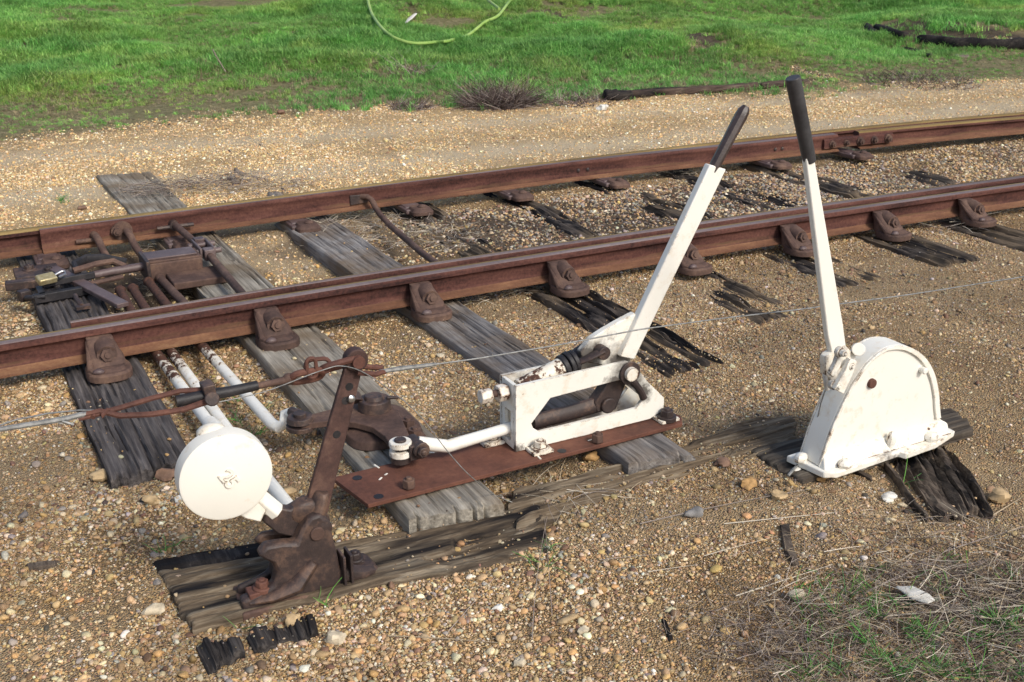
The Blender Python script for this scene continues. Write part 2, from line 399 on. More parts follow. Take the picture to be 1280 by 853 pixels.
# ------------------------------------------------------------------ setting: one sheet of ground out to the horizon
def axis_pts(a, b, step, far_a, far_b):
    core = np.arange(a, b+1e-6, step)
    lo = []; s = step; p = a
    while p > far_a: s *= 1.22; p -= s; lo.append(p)
    hi = []; s = step; p = b
    while p < far_b: s *= 1.22; p += s; hi.append(p)
    return np.array(lo[::-1]+core.tolist()+hi)
def zone(x, y):
    d = edge_d(x, y)
    g = smooth(-.15, .5, d)
    bare = np.zeros_like(np.asarray(x, float))
    for bx, by, br in BARE: bare = np.maximum(bare, 1-smooth(br*.5, br, np.hypot((x-bx), (y-by)*.6)*1.35+(fbm(np.asarray(x)*4, np.asarray(y)*4, 31, 3)-.5)*br))
    track = smooth(1.7, 2.9, x)*smooth(4.42, 4.55, y)*(1-smooth(5.8, 6.05, y))
    track = track*(1-.75*smooth(5.2, 6.4, x))
    track = np.maximum(track, .45*smooth(4.42, 4.5, y)*(1-smooth(5.85, 6.0, y))*(fbm(np.asarray(x)*3, np.asarray(y)*3, 41, 3) > .5))
    track = np.maximum(track, .95*smooth(.3, .5, x)*(1-smooth(1.0, 1.1, x))*smooth(4.42, 4.5, y)*(1-smooth(5.9, 6.0, y)))
    litter = smooth(1.75, 2.2, x)*(1-smooth(1.65, 2.05, y+.12*(x-2)))
    lip = smooth(-.5, .05, d)*(1-smooth(.5, 1.8, d))*.45*(.5+.5*(fbm(np.asarray(x)*2.5, np.asarray(y)*2.5, 47, 3) > .45))
    dk = np.maximum(np.maximum(track*.9, litter*.8), np.maximum(lip, 0))
    sandy = np.exp(-((y-7.35+.05*(x-3)+.25*(fbm(np.asarray(x)*.8, 0*np.asarray(y), 61, 3)-.5))/.30)**2)*.95 + np.exp(-((y-8.6+.09*(x-3))/.30)**2)*.85
    sandy = np.maximum(sandy, .55*smooth(.5, .66, fbm(np.asarray(x)*1.1, np.asarray(y)*1.6, 63, 4))*(1-smooth(6, 6.3, y)))
    sandy = np.maximum(sandy, smooth(2.2, 3.2, x)*(1-smooth(3.6, 4.2, y))*.25)
    return g*(1-bare*.9), np.clip(np.maximum(dk, bare), 0, 1), np.clip(sandy, 0, 1)
BARE = [(p[0], p[1], r) for p, r in ((atg(335, 67), .5), (atg(1130, 35), 1.0), (atg(1215, 40), 1.1), (atg(875, 47), .5), (atg(160, 78), .4), (atg(690, 20), .6), (atg(30, 58), .4), (atg(1010, 95), .5))]
gx = axis_pts(-1.2, 11.4, .034, -420, 420); gy = axis_pts(.9, 10.4, .034, -420, 420)
X, Y = np.meshgrid(gx, gy); Z = gz(X, Y)
far = np.hypot(X, Y); Z = np.where(far > 60, np.minimum(Z, 1.0), Z)
nx, ny = len(gx), len(gy)
gm = bpy.data.meshes.new('ground')
idx = np.arange(nx*ny).reshape(ny, nx)
quads = np.stack([idx[:-1, :-1], idx[:-1, 1:], idx[1:, 1:], idx[1:, :-1]], -1).reshape(-1, 4)
gm.vertices.add(nx*ny); gm.vertices.foreach_set('co', np.stack([X, Y, Z], -1).reshape(-1).astype(np.float32))
gm.loops.add(quads.size); gm.loops.foreach_set('vertex_index', quads.reshape(-1).astype(np.int32))
gm.polygons.add(len(quads)); gm.polygons.foreach_set('loop_start', np.arange(0, quads.size, 4, dtype=np.int32))
gm.polygons.foreach_set('use_smooth', np.ones(len(quads), bool)); gm.update(calc_edges=True)
zr, zg, zb = zone(X.ravel(), Y.ravel())
ca = gm.color_attributes.new('zone', 'FLOAT_COLOR', 'POINT'); ca.data.foreach_set('color', np.stack([zr, zg, zb, np.ones_like(zr)], -1).reshape(-1).astype(np.float32))
def clean(x, y): return np.clip(smooth(6.05, 6.3, y)+.55*smooth(4.4, 4.5, y)*smooth(1.25, 1.4, x)*(1-smooth(1.7, 2.3, x))*(1-smooth(5.9, 6.1, y)), 0, 1)
cb = gm.attributes.new('clean', 'FLOAT', 'POINT'); cb.data.foreach_set('value', clean(X.ravel(), Y.ravel()).astype(np.float32))
gm.materials.append(M['ground'])
go = bpy.data.objects.new('ground', gm); COL.objects.link(go); go['kind'] = 'structure'; go['label'] = 'tan gravel ground running back to a green grassed bank'

# ------------------------------------------------------------------ timbers
TIMBERS = []      # (corners, cover) for the gravel
def timber(name, label, corners, ztop, thick, mat, seed, axis='Y', nu=70, nv=18, relief=.006, groove=.0, rag=.012, side=.006, group=None, cover=.02, cat='sleeper', dip=None, cracks=0):
    c = [np.array(p[:2], float) for p in corners]       # u0v0, u1v0, u1v1, u0v1
    L = np.linalg.norm(c[1]-c[0]); W = np.linalg.norm(c[3]-c[0])
    u = np.linspace(0, 1, nu); v = np.linspace(0, 1, nv); U, V = np.meshgrid(u, v, indexing='ij')
    P = ((1-U)*(1-V))[..., None]*c[0] + (U*(1-V))[..., None]*c[1] + (U*V)[..., None]*c[2] + ((1-U)*V)[..., None]*c[3]
    du = (c[1]-c[0])/L; dv = (c[3]-c[0])/W
    endw = smooth(.12, 0, U) - smooth(.88, 1, U)
    P = P + du*((fbm(V*W*22, U*0, seed, 3)-.5)*2*rag*np.abs(endw))[..., None]*np.sign(endw)[..., None]
    P = P + dv*((fbm(U*L*5, V*0+3, seed+1, 4)-.5)*2*side*(1-2*V))[..., None]
    H = relief*(fbm(U*L*2.5, V*W*70, seed+2, 3)-.5)*2 + relief*1.2*(fbm(U*L*1.5, V*W*7, seed+3, 3)-.5)*2
    if groove:
        g = .55*fbm(U*L*1.6, V*W*30, seed+4, 3)+.45*fbm(U*L*3.5, V*W*85, seed+14, 3); H = H - groove*smooth(.46, .62, g) - .35*groove*(fbm(U*L*14, V*W*60, seed+15, 3)-.5) - groove*.5*smooth(.5, .7, fbm(U*L*4, V*W*12, seed+6, 3))
    cr = np.random.default_rng(seed+500); CK = np.zeros_like(U)
    for _ in range(cracks):
        v0 = cr.random(); ua = cr.random(); ul = cr.uniform(.08, .5); vc = v0+(fbm(U*L*2.2, U*0+cr.random()*50, seed+9, 3)-.5)*.14
        ck = cr.uniform(.004, .012)*np.exp(-(((V-vc)*W)/cr.uniform(.0025, .006))**2)*smooth(0, .03, ul/2-np.abs(U-ua)); H = H - ck; CK = CK+ck
    if cracks:
        CK[-1] *= .35
        for _ in range(4): CK[-1] += cr.uniform(.004, .02)*np.exp(-(((V[-1]-cr.random())*W)/cr.uniform(.003, .007))**2)
        P[-1] = P[-1]-du*CK[-1][:, None]*1.3; P[-2] = P[-2]-du*CK[-1][:, None]*.4; H[-1] -= CK[-1]*.5
    if dip: H = H + dip(U*L, V*W, seed)
    ed = np.minimum(V, 1-V)*W; H = H - .006*np.exp(-ed/.006)
    eu = np.minimum(U, 1-U)*L; H = H - .006*np.exp(-eu/.006)
    Zt = ztop + H
    mb = MB(); top = np.concatenate([P, Zt[..., None]], -1).reshape(-1, 3)
    id_ = np.arange(nu*nv).reshape(nu, nv)
    fs = np.stack([id_[:-1, :-1], id_[1:, :-1], id_[1:, 1:], id_[:-1, 1:]], -1).reshape(-1, 4).tolist()
    loop = list(id_[:, 0]) + list(id_[-1, 1:]) + list(id_[-2::-1, -1]) + list(id_[0, -2:0:-1])
    n = len(top); bot = []
    for lev, inset in ((.3, .0), (1, .0)):
        for q in loop:
            p = top[q].copy(); p[2] = min(p[2], ztop-thick*lev+.004*(hash((int(q), lev)) % 7)/7) if lev < 1 else ztop-thick; bot.append(p)
    m = len(loop)
    for i in range(m):
        j = (i+1) % m
        fs.append([int(loop[i]), int(loop[j]), n+j, n+i]); fs.append([n+i, n+j, n+m+j, n+m+i])
    mb.add(np.concatenate([top, np.array(bot)]), fs)
    ctr = sum(c)/4
    o = mb.build(name, mat, None, (ctr[0], ctr[1], ztop-thick), ang=60)
    TIMBERS.append((c, Zt, cover, du, dv, L, W)); return tag(o, label, cat, group)
GS = 'sleepers under the track'
def sink(a, lo=.4, hi=.62, out=.45): return lambda U, V, s: -a*smooth(lo, hi, fbm(U*2.6, V*3.5, s+40, 4))*(1-(1-out)*smooth(1.8, 2.15, U))
def q4(*p): return [at(*a) for a in p]
timber('sleeper', 'dark cracked sleeper end under the leftmost rail brace, behind the white disc', [(.34, 6.35), (.345, 3.34), (.615, 3.385), (.62, 6.35)], -.004, .12, M['w_dark'], 3, nu=120, nv=56, relief=.008, groove=.006, group=GS, rag=.02, cracks=40, cover=.007)
timber('sleeper', 'long grey point timber under the brown bell crank, light squared end in front', [(1.00, 7.86), tuple(at(510, 646)[:2]), tuple(at(631, 627)[:2]), (1.35, 7.82)], 0, .13, M['w_greyB'], 5, nu=190, nv=64, relief=.004, groove=.003, rag=.003, group=GS, cover=.008, cracks=26)
timber('sleeper', 'long grey point timber passing under the white lever frame', [(1.67, 7.82), tuple(at(786, 577)[:2]), tuple(at(870, 567)[:2]), (2.0, 7.85)], 0, .12, M['w_grey'], 8, nu=190, nv=64, relief=.005, groove=.004, rag=.003, group=GS, cover=.008, cracks=30, dip=lambda U, V, s: -.09*smooth(1.75, 1.45, U)*smooth(.34, .52, fbm(U*4, V*9, 131, 3)))
SL = [(2.545, 'decayed black sleeper with gravel filled splits, behind the white point lever', .034, -.012), (3.25, 'mostly buried black sleeper just right of the white point lever', .045, -.022),
      (3.93, 'short black sleeper end behind the upright of the round cased lever', .03, -.018), (4.6, 'black sleeper end second from the right edge', .02, -.012), (5.24, 'dark sleeper end at the right edge of the track', .02, -.012)]
for i, (x, lab, gr, zt) in enumerate(SL):
    near = (3.26, 3.58, 3.78, 3.78, 3.75)[i]
    timber('sleeper', lab, [(x-.13, 6.42), (x-.135, near), (x+.15, near+.02), (x+.135, 6.42)], zt, .12, M['w_black'], 20+i, nu=140, nv=56, relief=.008, groove=gr, rag=.03, side=.02, group=GS, cover=.035, cracks=22, dip=sink(.030, out=.75 if i == 1 else .3))
for i, (x, lab) in enumerate([(5.93, 'dark sleeper between the rails beside the bolted fishplate'), (6.62, 'thin dark sleeper between the rails right of the fishplate'), (7.3, 'farthest dark sleeper showing between the rails')]):
    timber('sleeper', lab, [(x-.13, 6.42), (x-.13, 4.2), (x+.13, 4.2), (x+.13, 6.42)], -.03, .12, M['w_inner'], 40+i, nu=90, nv=40, relief=.012, groove=.03, rag=.02, group=GS, cover=.2, dip=sink(.05, .35, .55))

# bearer timber along the front that carries the weight crank and the cased lever
timber('bearer_timber', 'long weathered tan timber half sunk in gravel under the weight crank', [tuple(at(x_, y_, -.055)[:2]) for x_, y_ in ((240, 780), (690, 688), (676, 632), (196, 717))], -.045, .11, M['w_bear'], 51, 'X', 150, 60, relief=.006, groove=.007, rag=.02, side=.02, cover=.02, cat='timber', cracks=24, dip=lambda U, V, s: -.018*smooth(.45, .7, U)*smooth(.42, .56, fbm(U*5, V*12, 88, 3)+1.6*(.055-V)))
timber('bearer_timber', 'thin tan timber edge running from the crank timber to the cased lever', [tuple(at(x_, y_, -.06)[:2]) for x_, y_ in ((640, 664), (1000, 562), (985, 526), (640, 622))], -.016, .1, M['w_bear'], 53, 'X', 130, 40, relief=.012, groove=.018, rag=.02, side=.03, cover=.06, cracks=16, dip=lambda U, V, s: -.022*np.clip(1-U/.9, 0, 1)-.012*smooth(.5, .7, fbm(U*5, V*9, 141, 3)), cat='timber')
timber('bearer_timber', 'dark grey timber under the white cased lever, pointed end at right', [(2.27, 2.33), (3.05, 2.345), (3.14, 2.52), (2.26, 2.60)], -.015, .1, wood('bearer_dark', (.03, .024, .02), (.085, .07, .055), (.19, .165, .13), axis='X', char=.2), 54, 'X', 100, 22, relief=.007, groove=.008, rag=.02, side=.012, cover=.02, cat='timber')
timber('sleeper_stub', 'splintered dark timber end sticking out in front of the cased lever', [(2.60, 2.33), (2.42, 1.98), (2.66, 1.93), (2.90, 2.33)], -.014, .09, M['w_inner'], 57, 'Y', 70, 50, relief=.012, groove=.03, rag=.04, side=.02, cover=.08, cat='timber', cracks=14)
timber('charred_timber', 'black charred strip behind the left end of the tan timber', [tuple(at(x_, y_, -.055)[:2]) for x_, y_ in ((200, 717), (420, 680), (400, 664), (192, 702))], -.046, .08, M['w_blackx'], 61, 'X', 50, 16, relief=.01, groove=.01, cover=.02, cat='timber')
timber('charred_timber', 'black charred block with vertical grain in front of the tan timber', [tuple(at(308, 797, -.06)[:2]), tuple(at(318, 817, -.06)[:2]), tuple(at(398, 795, -.06)[:2]), tuple(at(392, 773, -.06)[:2])], -.038, .08, M['w_blackx'], 62, 'Y', 40, 110, relief=.005, groove=.012, rag=.02, cover=.03, cat='timber')
timber('charred_timber', 'small broken black charred lump nearest the bottom edge', [tuple(at(245, 808, -.06)[:2]), tuple(at(258, 838, -.06)[:2]), tuple(at(308, 822, -.06)[:2]), tuple(at(300, 800, -.06)[:2])], -.040, .08, M['w_blackx'], 63, 'Y', 40, 70, relief=.006, groove=.016, rag=.03, cover=.1, cat='timber')

# ------------------------------------------------------------------ rails
_n = np.array([(.139, 4.371), (.926, 4.401), (2.014, 4.423), (2.686, 4.421), (4.072, 4.414), (5.757, 4.369)])
_f = np.array([(.279, 6.035), (.909, 6.066), (1.6, 6.10), (2.395, 6.149), (3.277, 6.189), (4.278, 6.225), (5.659, 6.216), (6.585, 6.185), (7.846, 6.07)])
pn = np.polyfit(_n[:, 0], _n[:, 1], 2); pf = np.polyfit(_f[:, 0], _f[:, 1], 3)
def curve(p, x0, x1):
    def f(x):
        xc = min(max(x, x0), x1); d = (np.polyval(p, xc+.01)-np.polyval(p, xc-.01))/.02
        return float(np.polyval(p, xc)+d*(x-xc))
    return f
Yn = curve(pn, .1, 5.8)       # gauge face of the near stock rail
Yf = curve(pf, .2, 7.9)       # outer head edge of the far stock rail
ZF = .025
HALF = [(.055, 0), (.056, .007), (.020, .016), (.011, .022), (.0085, .034), (.0085, .082), (.013, .090), (.030, .097), (.031, .114), (.027, .121), (.018, .1248)]
def profile(hw=1.0):
    L = [(-y*(hw if z > .086 else 1), z) for y, z in HALF] ; R = [(y*(hw if z > .086 else 1), z) for y, z in HALF[::-1]]
    return L + [(0.0, .1258)] + R
RAILP = profile()
def rail(name, label, yc, x0, x1, step=.25, zoff=0.0, prof=RAILP, edge=1, group='rails of the track'):
    xs = np.arange(x0, x1+1e-6, step); mb = MB()
    vs = []; zf = zoff if callable(zoff) else (lambda x: zoff)
    for x in xs:
        p = prof(x) if callable(prof) else prof
        n = len(p); vs += [(x, yc(x)+y, ZF+z+zf(x)) for y, z in p]
    fs = []; ms = []
    p0 = prof(x0) if callable(prof) else prof
    for k_ in range(len(xs)-1):
        for i in range(n):
            j = (i+1) % n; fs.append((k_*n+i, k_*n+j, (k_+1)*n+j, (k_+1)*n+i))
            zm = (p0[i][1]+p0[j][1])/2; ym = (p0[i][0]+p0[j][0])/2
            m = 0
            if zm > .1175: m = 1
            if zm > .1165 and (edge == 0 or ym*edge > .001): m = 2
            if zm < .021: m = 3
            ms.append(m)
    fs += [tuple(range(n)), tuple(range((len(xs)-1)*n, len(xs)*n))[::-1]]; ms += [0, 0]
    mb.v = vs; mb.f = fs; mb.m = ms
    o = mb.build(name, [M['rail'], M['rail_top'], M['rail_edge'], M['rail_foot']], None, (xs[len(xs)//2], yc(xs[len(xs)//2]), ZF), ang=50)
    return tag(o, label, 'rail', group)
rail('stock_rail', 'rusty near rail carried by the row of bolted braces', lambda x: Yn(x)-.031, -6, 16, edge=1)
rail('stock_rail', 'rusty far outer rail in front of the gravel path', lambda x: Yf(x)-.031, -6, 20, edge=0)
# near switch blade, standing open behind the near rail
def near_prof(x):
    t = float(smooth(.4, 3.5, x)); hw = .35+.65*t
    return [(y*(1 if z < .02 and y > 0 else .8) if z < .03 else y*(hw if z > .086 else 1), z-.0025) for y, z in profile()]
_yb = curve(np.polyfit([.512, .876, 1.736, 2.396, 3.144, 4.172, 5.903], [4.458, 4.47, 4.503, 4.526, 4.545, 4.535, 4.50], 2), .4, 5.9)
rail('switch_blade', 'narrow rusty blade lying open just behind the near rail', lambda x: _yb(x)+.012-.03*float(smooth(.4, 3.5, x)), .40, 14, .25, prof=near_prof, edge=3, group='switch blades')
def far_gap(x): return .095*float(smooth(3.2, 5.7, x)) + .03*float(smooth(5.7, 8, x))
def far_prof(x):
    return [(0, .003), (-.052, .003), (-.053, .010), (-.022, .022), (-.019, .04), (-.019, .088), (-.026, .098), (-.027, .112), (-.018, .1215), (0, .1225)]
def far_c(x): return Yf(x)-.062-far_gap(x)
HEEL = 6.05
def far_prof2(x):
    t = float(smooth(2.5, 4.5, x)); b = far_prof(x)
    return [(y if y < 0 else t*.035*(1 if z > .05 else .6), z) for y, z in b]
bl = rail('switch_blade', 'rusty blade lying closed against the far rail, square tip at left', lambda x: far_c(x)-.001, .456, HEEL-.02, .2, prof=far_prof2, edge=3, group='switch blades')
rail('closure_rail', 'rusty inner rail with olive top joined beyond the fishplate', lambda x: far_c(x)+.004, HEEL, 18, .25, edge=0)
# fishplate with five bolts, and rivet heads on the blade
fp = MB(); x0, x1 = 5.72, 6.36
sec = lambda x: [(x, far_c(x)-.030, ZF+.026), (x, far_c(x)-.046, ZF+.030), (x, far_c(x)-.042, ZF+.088), (x, far_c(x)-.030, ZF+.098), (x, far_c(x)-.012, ZF+.098), (x, far_c(x)-.012, ZF+.026)]
fp.loft([sec(x) for x in np.linspace(x0, x1, 6)])
fpo = fp.build('fishplate', M['rail'], bl, bevel=.002)
for i in range(5):
    x = x0+.07+i*(x1-x0-.12)/4
    b = MB(); r = (.020, .016, .024, .022, .024)[i]
    b.hexb((x, far_c(x)-.044, ZF+.060), (0, -1, 0), r, .028); b.build('bolt', M['cast'], fpo)
for x in (3.72, 3.79, 5.30, 5.36, 5.6):
    b = MB(); b.blob((x, far_c(x)-.022, ZF+.062), (.013, .008, .013), 3, 5, 8, .05); b.build('rivet', M['dark'], bl)

# ------------------------------------------------------------------ outer rail braces (one per sleeper along the near rail)
def rrect(cx, y0, y1, w, z, r=.03, n=5):
    pts = []
    hw = w/2
    for (sx, yy, a0) in ((1, y0, -90), (1, y1, 0), (-1, y1, 90), (-1, y0, 180)):
        rr = min(r, hw*.95, (y1-y0)*.48)
        ccx = cx+sx*(hw-rr); ccy = yy+(rr if yy == y0 else -rr)
        for i in range(n):
            a = math.radians(a0+90*i/(n-1)); pts.append((ccx+rr*math.cos(a), ccy+rr*math.sin(a), z))
    return pts
def brace(label, x, yv):
    y = Yn(x)-.062
    t = thing('rail_brace', label, 'rail brace', (x, y, 0), 'rail braces along the near rail')
    mb = MB()
    mb.loft([rrect(x, y-.20, y-.03, .165, -.004, .06), rrect(x, y-.20, y-.03, .165, .022, .06), rrect(x, y-.192, y-.03, .155, .029, .055)])
    mb.loft([rrect(x, y-.15, y-.012, .14, .020, .04), rrect(x, y-.125, y-.008, .135, .05, .035), rrect(x-.004, y-.085, y-.001, .115, .078, .03),
             rrect(x-.006, y-.055, y+.010, .105, .098, .02), rrect(x-.008, y-.028, y+.010, .095, .118, .012)])
    mb.tube([(x+.002, y+.005, .086), (x+.002, y-.05, .080), (x+.002, y-.098, .072)], [.036, .042, .038], 18)
    mb.tube([(x-.052, y-.012, .108), (x-.060, y-.075, .062), (x-.066, y-.13, .032), (x-.05, y-.17, .026)], [.008, .012, .014, .012], 8)
    mb.loft([rrect(x+.012, y-.185, y-.06, .10, .024, .04), rrect(x+.012, y-.165, y-.06, .09, .040, .035)])
    mb.build('casting', M['cast'], t, bevel=.003, rough=.006, seed=4)
    b = MB(); b.hexb((x+.002, y-.097, .072), (0, -1, .25), .028, .026); b.build('bolt', M['cast'], t)
    b = MB(); b.blob((x-.043, y-.168, .036), (.022, .016, .013), 5, 6, 10, .06); b.build('coach_screw', M['purple'], t)
    return t
labs = ['rusty brace on the dark sleeper, leftmost along the near rail', 'rusty brace above the bell crank timber, second from left', 'rusty brace on the grey timber behind the white lever frame',
        'rusty brace at the split black sleeper, left of the white lever bar', 'rusty brace half hidden by the leaning white lever', 'rusty brace hidden behind the upright white lever', 'rusty brace right of the upright white lever, second from right', 'rusty brace farthest right along the near rail']
bx = [.489, 1.151, 1.85, 2.549, 3.259, 3.943, 4.584, 5.219]
for i, x in enumerate(bx):
    t = brace(labs[i], x, 0)
    if i: t.rotation_euler.z = (0, .03, -.02, .04, .0, .02, -.03, .02)[i]

# inner slide chairs under the far blade
def slide_chair(label, x):
    y = far_c(x)-.05
    t = thing('slide_chair', label, 'slide chair', (x, y, 0), 'slide chairs under the far rail')
    mb = MB(); mb.box((x, y+.02, .008), (.13, .30, .028)); mb.box((x, y-.03, .018), (.10, .10, .020)); mb.build('chair_plate', M['purple'], t, bevel=.006)
    mb = MB(); mb.loft([rrect(x+.02, y-.20, y-.07, .13, -.004, .03), rrect(x+.02, y-.20, y-.07, .13, .014, .03), rrect(x+.02, y-.18, y-.075, .10, .034, .03)]); mb.build('lug', M['cast'], t, rough=.006)
    b = MB(); b.blob((x+.03, y-.135, .036), (.026, .024, .014), 8, 6, 10, .06); b.build('screw_head', M['cast'], t)
for x, lab in ((.47, 'dark slide chair with two screws at the blade tip, leftmost'), (1.12, 'slide chair behind the square lock box'), (1.80, 'slide chair on the grey timber left of the bent rod'), (2.50, 'slide chair just right of the bent rod bracket'),
               (3.19, 'slide chair in the middle of the far rail among dry stalks'), (3.90, 'slide chair behind the handle of the leaning white lever'), (5.20, 'slide chair behind the dark grip of the upright lever'), (5.93, 'rusty slide chair under the fishplate')):
    slide_chair(lab, x)

# ------------------------------------------------------------------ point lock gear between the rails
def single(mb, name, mat, label, cat, group=None, org=None, **kw):
    v = np.array(mb.v); o = org if org is not None else (v[:, 0].mean(), v[:, 1].mean(), v[:, 2].min())
    return tag(mb.build(name, mat, None, o, **kw), label, cat, group)
# stretcher rod 1 with its forked bracket
t = thing('stretcher_rod', 'round stretcher rod crossing above the lock box between the blades', 'rod', (1.15, 5.4, 0), 'stretcher rods')
ya = far_c(1.13)-.02
mb = MB(); mb.tube([(1.12, ya+.02, .085), (1.125, ya-.06, .088), (1.15, 5.62, .075)], .019, 10); mb.tube([(1.165, 5.38, .065), (1.15, 4.54, .055)], .019, 10); mb.build('rod', M['cast'], t)
mb = MB(); mb.tube([(1.03, ya-.035, .080), (1.22, ya-.04, .082)], .011, 8); mb.cyl((1.12, ya+.02, .085), (1.12, ya-.05, .085), .026); mb.build('cotter_pin', M['dark'], t)
mb = MB()
for dx in (-.03, .035): mb.box((1.16+dx, 5.50, .075), (.012, .20, .05))
mb.cyl((1.10, 5.56, .075), (1.235, 5.56, .075), .014); mb.cyl((1.10, 5.43, .075), (1.235, 5.43, .075), .014); mb.box((1.165, 5.60, .075), (.05, .05, .055)); mb.box((1.165, 5.40, .07), (.05, .06, .055))
mb.build('fork', M['purple'], t, bevel=.004)
t = thing('stretcher_rod', 'bent stretcher rod hooked to the far blade, middle of the track', 'rod', (2.2, 5.5, 0), 'stretcher rods')
yb_ = far_c(2.2)-.02
mb = MB(); mb.tube([(2.20, yb_+.01, .098), (2.24, yb_-.03, .10), (2.255, yb_-.06, .085), (2.255, yb_-.12, .05), (2.25, yb_-.2, .03), (2.21, 5.6, .03), (2.15, 5.05, .035), (2.11, 4.54, .045)], .017, 10); mb.build('rod', M['cast'], t)
mb = MB(); mb.loft([[(2.14+a*.11, yb_+b, c) for a, b, c in ((0, .004, .055), (0, -.012, .055), (1, -.012, .062), (1, .004, .062))], [(2.14+a*.11, yb_+b, c) for a, b, c in ((0, .004, .115), (0, -.012, .115), (1, -.012, .11), (1, .004, .11))]])
mb.build('bracket', M['dark'], t, bevel=.004)
# short curved lugs dropping from the blade tip
for x, lab in ((.71, 'short curved rod dropping from the far blade, nearest its tip'), (.87, 'short curved rod from a round bracket on the far blade')):
    y0 = far_c(x)-.02
    t = thing('drop_rod', lab, 'rod', (x, y0-.15, 0), 'drop rods at the blade tip')
    mb = MB(); mb.tube([(x, y0+.01, .085), (x+.005, y0-.05, .088), (x+.012, y0-.085, .07), (x+.02, y0-.14, .03), (x+.03, y0-.27, .006)], [.02, .02, .02, .019, .018], 10); mb.build('rod', M['cast'], t)
    mb = MB()
    if x < .8: mb.cyl((x-.09, y0-.02, .064), (x+.02, y0-.03, .066), .012)
    else: mb.cyl((x-.015, y0+.006, .088), (x-.015, y0-.018, .088), .052, n=18); mb.hexb((x-.045, y0-.018, .092), (0, -1, 0), .022, .03)
    mb.build('bracket', M['cast'], t)
# lock box
t = thing('lock_box', 'square iron lock box on the timber between the rails', 'lock box', (.98, 5.37, 0))
mb = MB(); mb.box((.985, 5.38, .045), (.25, .17, .085)); mb.box((.985, 5.38, .0905), (.25, .15, .014)); mb.build('casing', M['cast'], t, bevel=.008, rough=.006)
mb = MB(); mb.box((.975, 5.385, .102), (.235, .125, .010)); mb.build('lid', M['purple'], t, bevel=.003)
mb = MB(); mb.box((1.06, 5.22, .014), (.26, .20, .035)); mb.build('foot', M['cast'], t, bevel=.006, rough=.006)
mb = MB(); mb.box((.853, 5.38, .05), (.018, .20, .11)); mb.build('end_flange', M['dark'], t, bevel=.004)
t = thing('lock_plunger', 'round plunger rod running left from the lock box', 'rod', (.66, 5.38, 0))
mb = MB(); mb.tube([(.49, 5.36, .045), (.70, 5.39, .05), (.86, 5.385, .055)], [.017, .019, .021], 10); mb.build('rod', M['purple'], t)
mb = MB(); mb.tube([(.53, 5.40, .075), (.64, 5.43, .085), (.72, 5.44, .085), (.77, 5.40, .06)], .015, 8); mb.tube([(.52, 5.32, .03), (.62, 5.31, .03), (.74, 5.33, .035)], .012, 8); mb.build('link', M['cast'], t)
# flat bar frame and padlock
t = thing('lock_bar', 'flat diagonal iron bar lying beside the padlock', 'bar', (.55, 5.3, 0))
a = np.array((.46, 5.62, .042)); b = np.array((.665, 4.90, .030)); d = (b-a)/np.linalg.norm(b-a)
rotm = Matrix.Rotation(math.atan2(d[1], d[0]), 3, 'Z')
mb = MB(); mb.box((a+b)/2, (np.linalg.norm(b-a), .055, .022), rotm); mb.build('bar', M['purple'], t, bevel=.004)
mb = MB(); mb.box((.50, 5.34, .055), (.24, .022, .03), Matrix.Rotation(.18, 3, 'Z')); mb.box((.47, 5.24, .02), (.28, .035, .04), Matrix.Rotation(.12, 3, 'Z')); mb.box((.37, 5.29, .02), (.03, .13, .04)); mb.tube([(.30, 5.26, .02), (.33, 5.22, .03), (.38, 5.21, .03)], .012, 8); mb.build('hasp', M['black'], t, bevel=.003)
mb = MB(); mb.tube([(.50, 5.16, .03), (.50, 5.10, .025), (.51, 5.05, .012)], .011, 8); mb.box((.515, 5.04, .010), (.06, .035, .014)); mb.build('hook', M['dark'], t)
mb = MB(); mb.box((.39, 5.63, .02), (.20, .18, .03)); mb.hexb((.36, 5.66, .034), (0, 0, 1), .024, .025); mb.hexb((.44, 5.60, .034), (0, 0, 1), .022, .02); mb.build('end_plate', M['dark'], t, bevel=.004)
t = thing('padlock', 'small brass padlock with steel shackle hanging on the black hasp', 'padlock', (.40, 5.30, .07))
mb = MB(); rz = Matrix.Rotation(.35, 3, 'Z') @ Matrix.Rotation(.4, 3, 'X'); mb.box((.402, 5.295, .085), (.085, .05, .032), rz); mb.build('body', M['brass'], t, bevel=.006)
mb = MB(); mb.tube([(.44, 5.315, .092), (.47, 5.33, .10), (.487, 5.33, .098), (.487, 5.312, .09), (.455, 5.295, .085)], .006, 8); mb.build('shackle', M['steel'], t)
mb = MB(); mb.box((.30, 5.30, .02), (.05, .045, .05), Matrix.Rotation(.3, 3, 'Z')); mb.box((.345, 5.46, .025), (.22, .05, .04), Matrix.Rotation(-.1, 3, 'Z')); single(mb, 'iron_bracket', M['dark'], 'dark iron bracket left of the padlock on the dark sleeper', 'bracket', bevel=.005)
mb = MB(); mb.tube([(.80, 5.60, .02), (.70, 5.63, .05), (.62, 5.64, .055), (.56, 5.58, .05), (.56, 5.5, .03)], .016, 8, flat=1.6); single(mb, 'curved_strap', M['black'], 'black curved strap arching behind the plunger rod', 'strap')

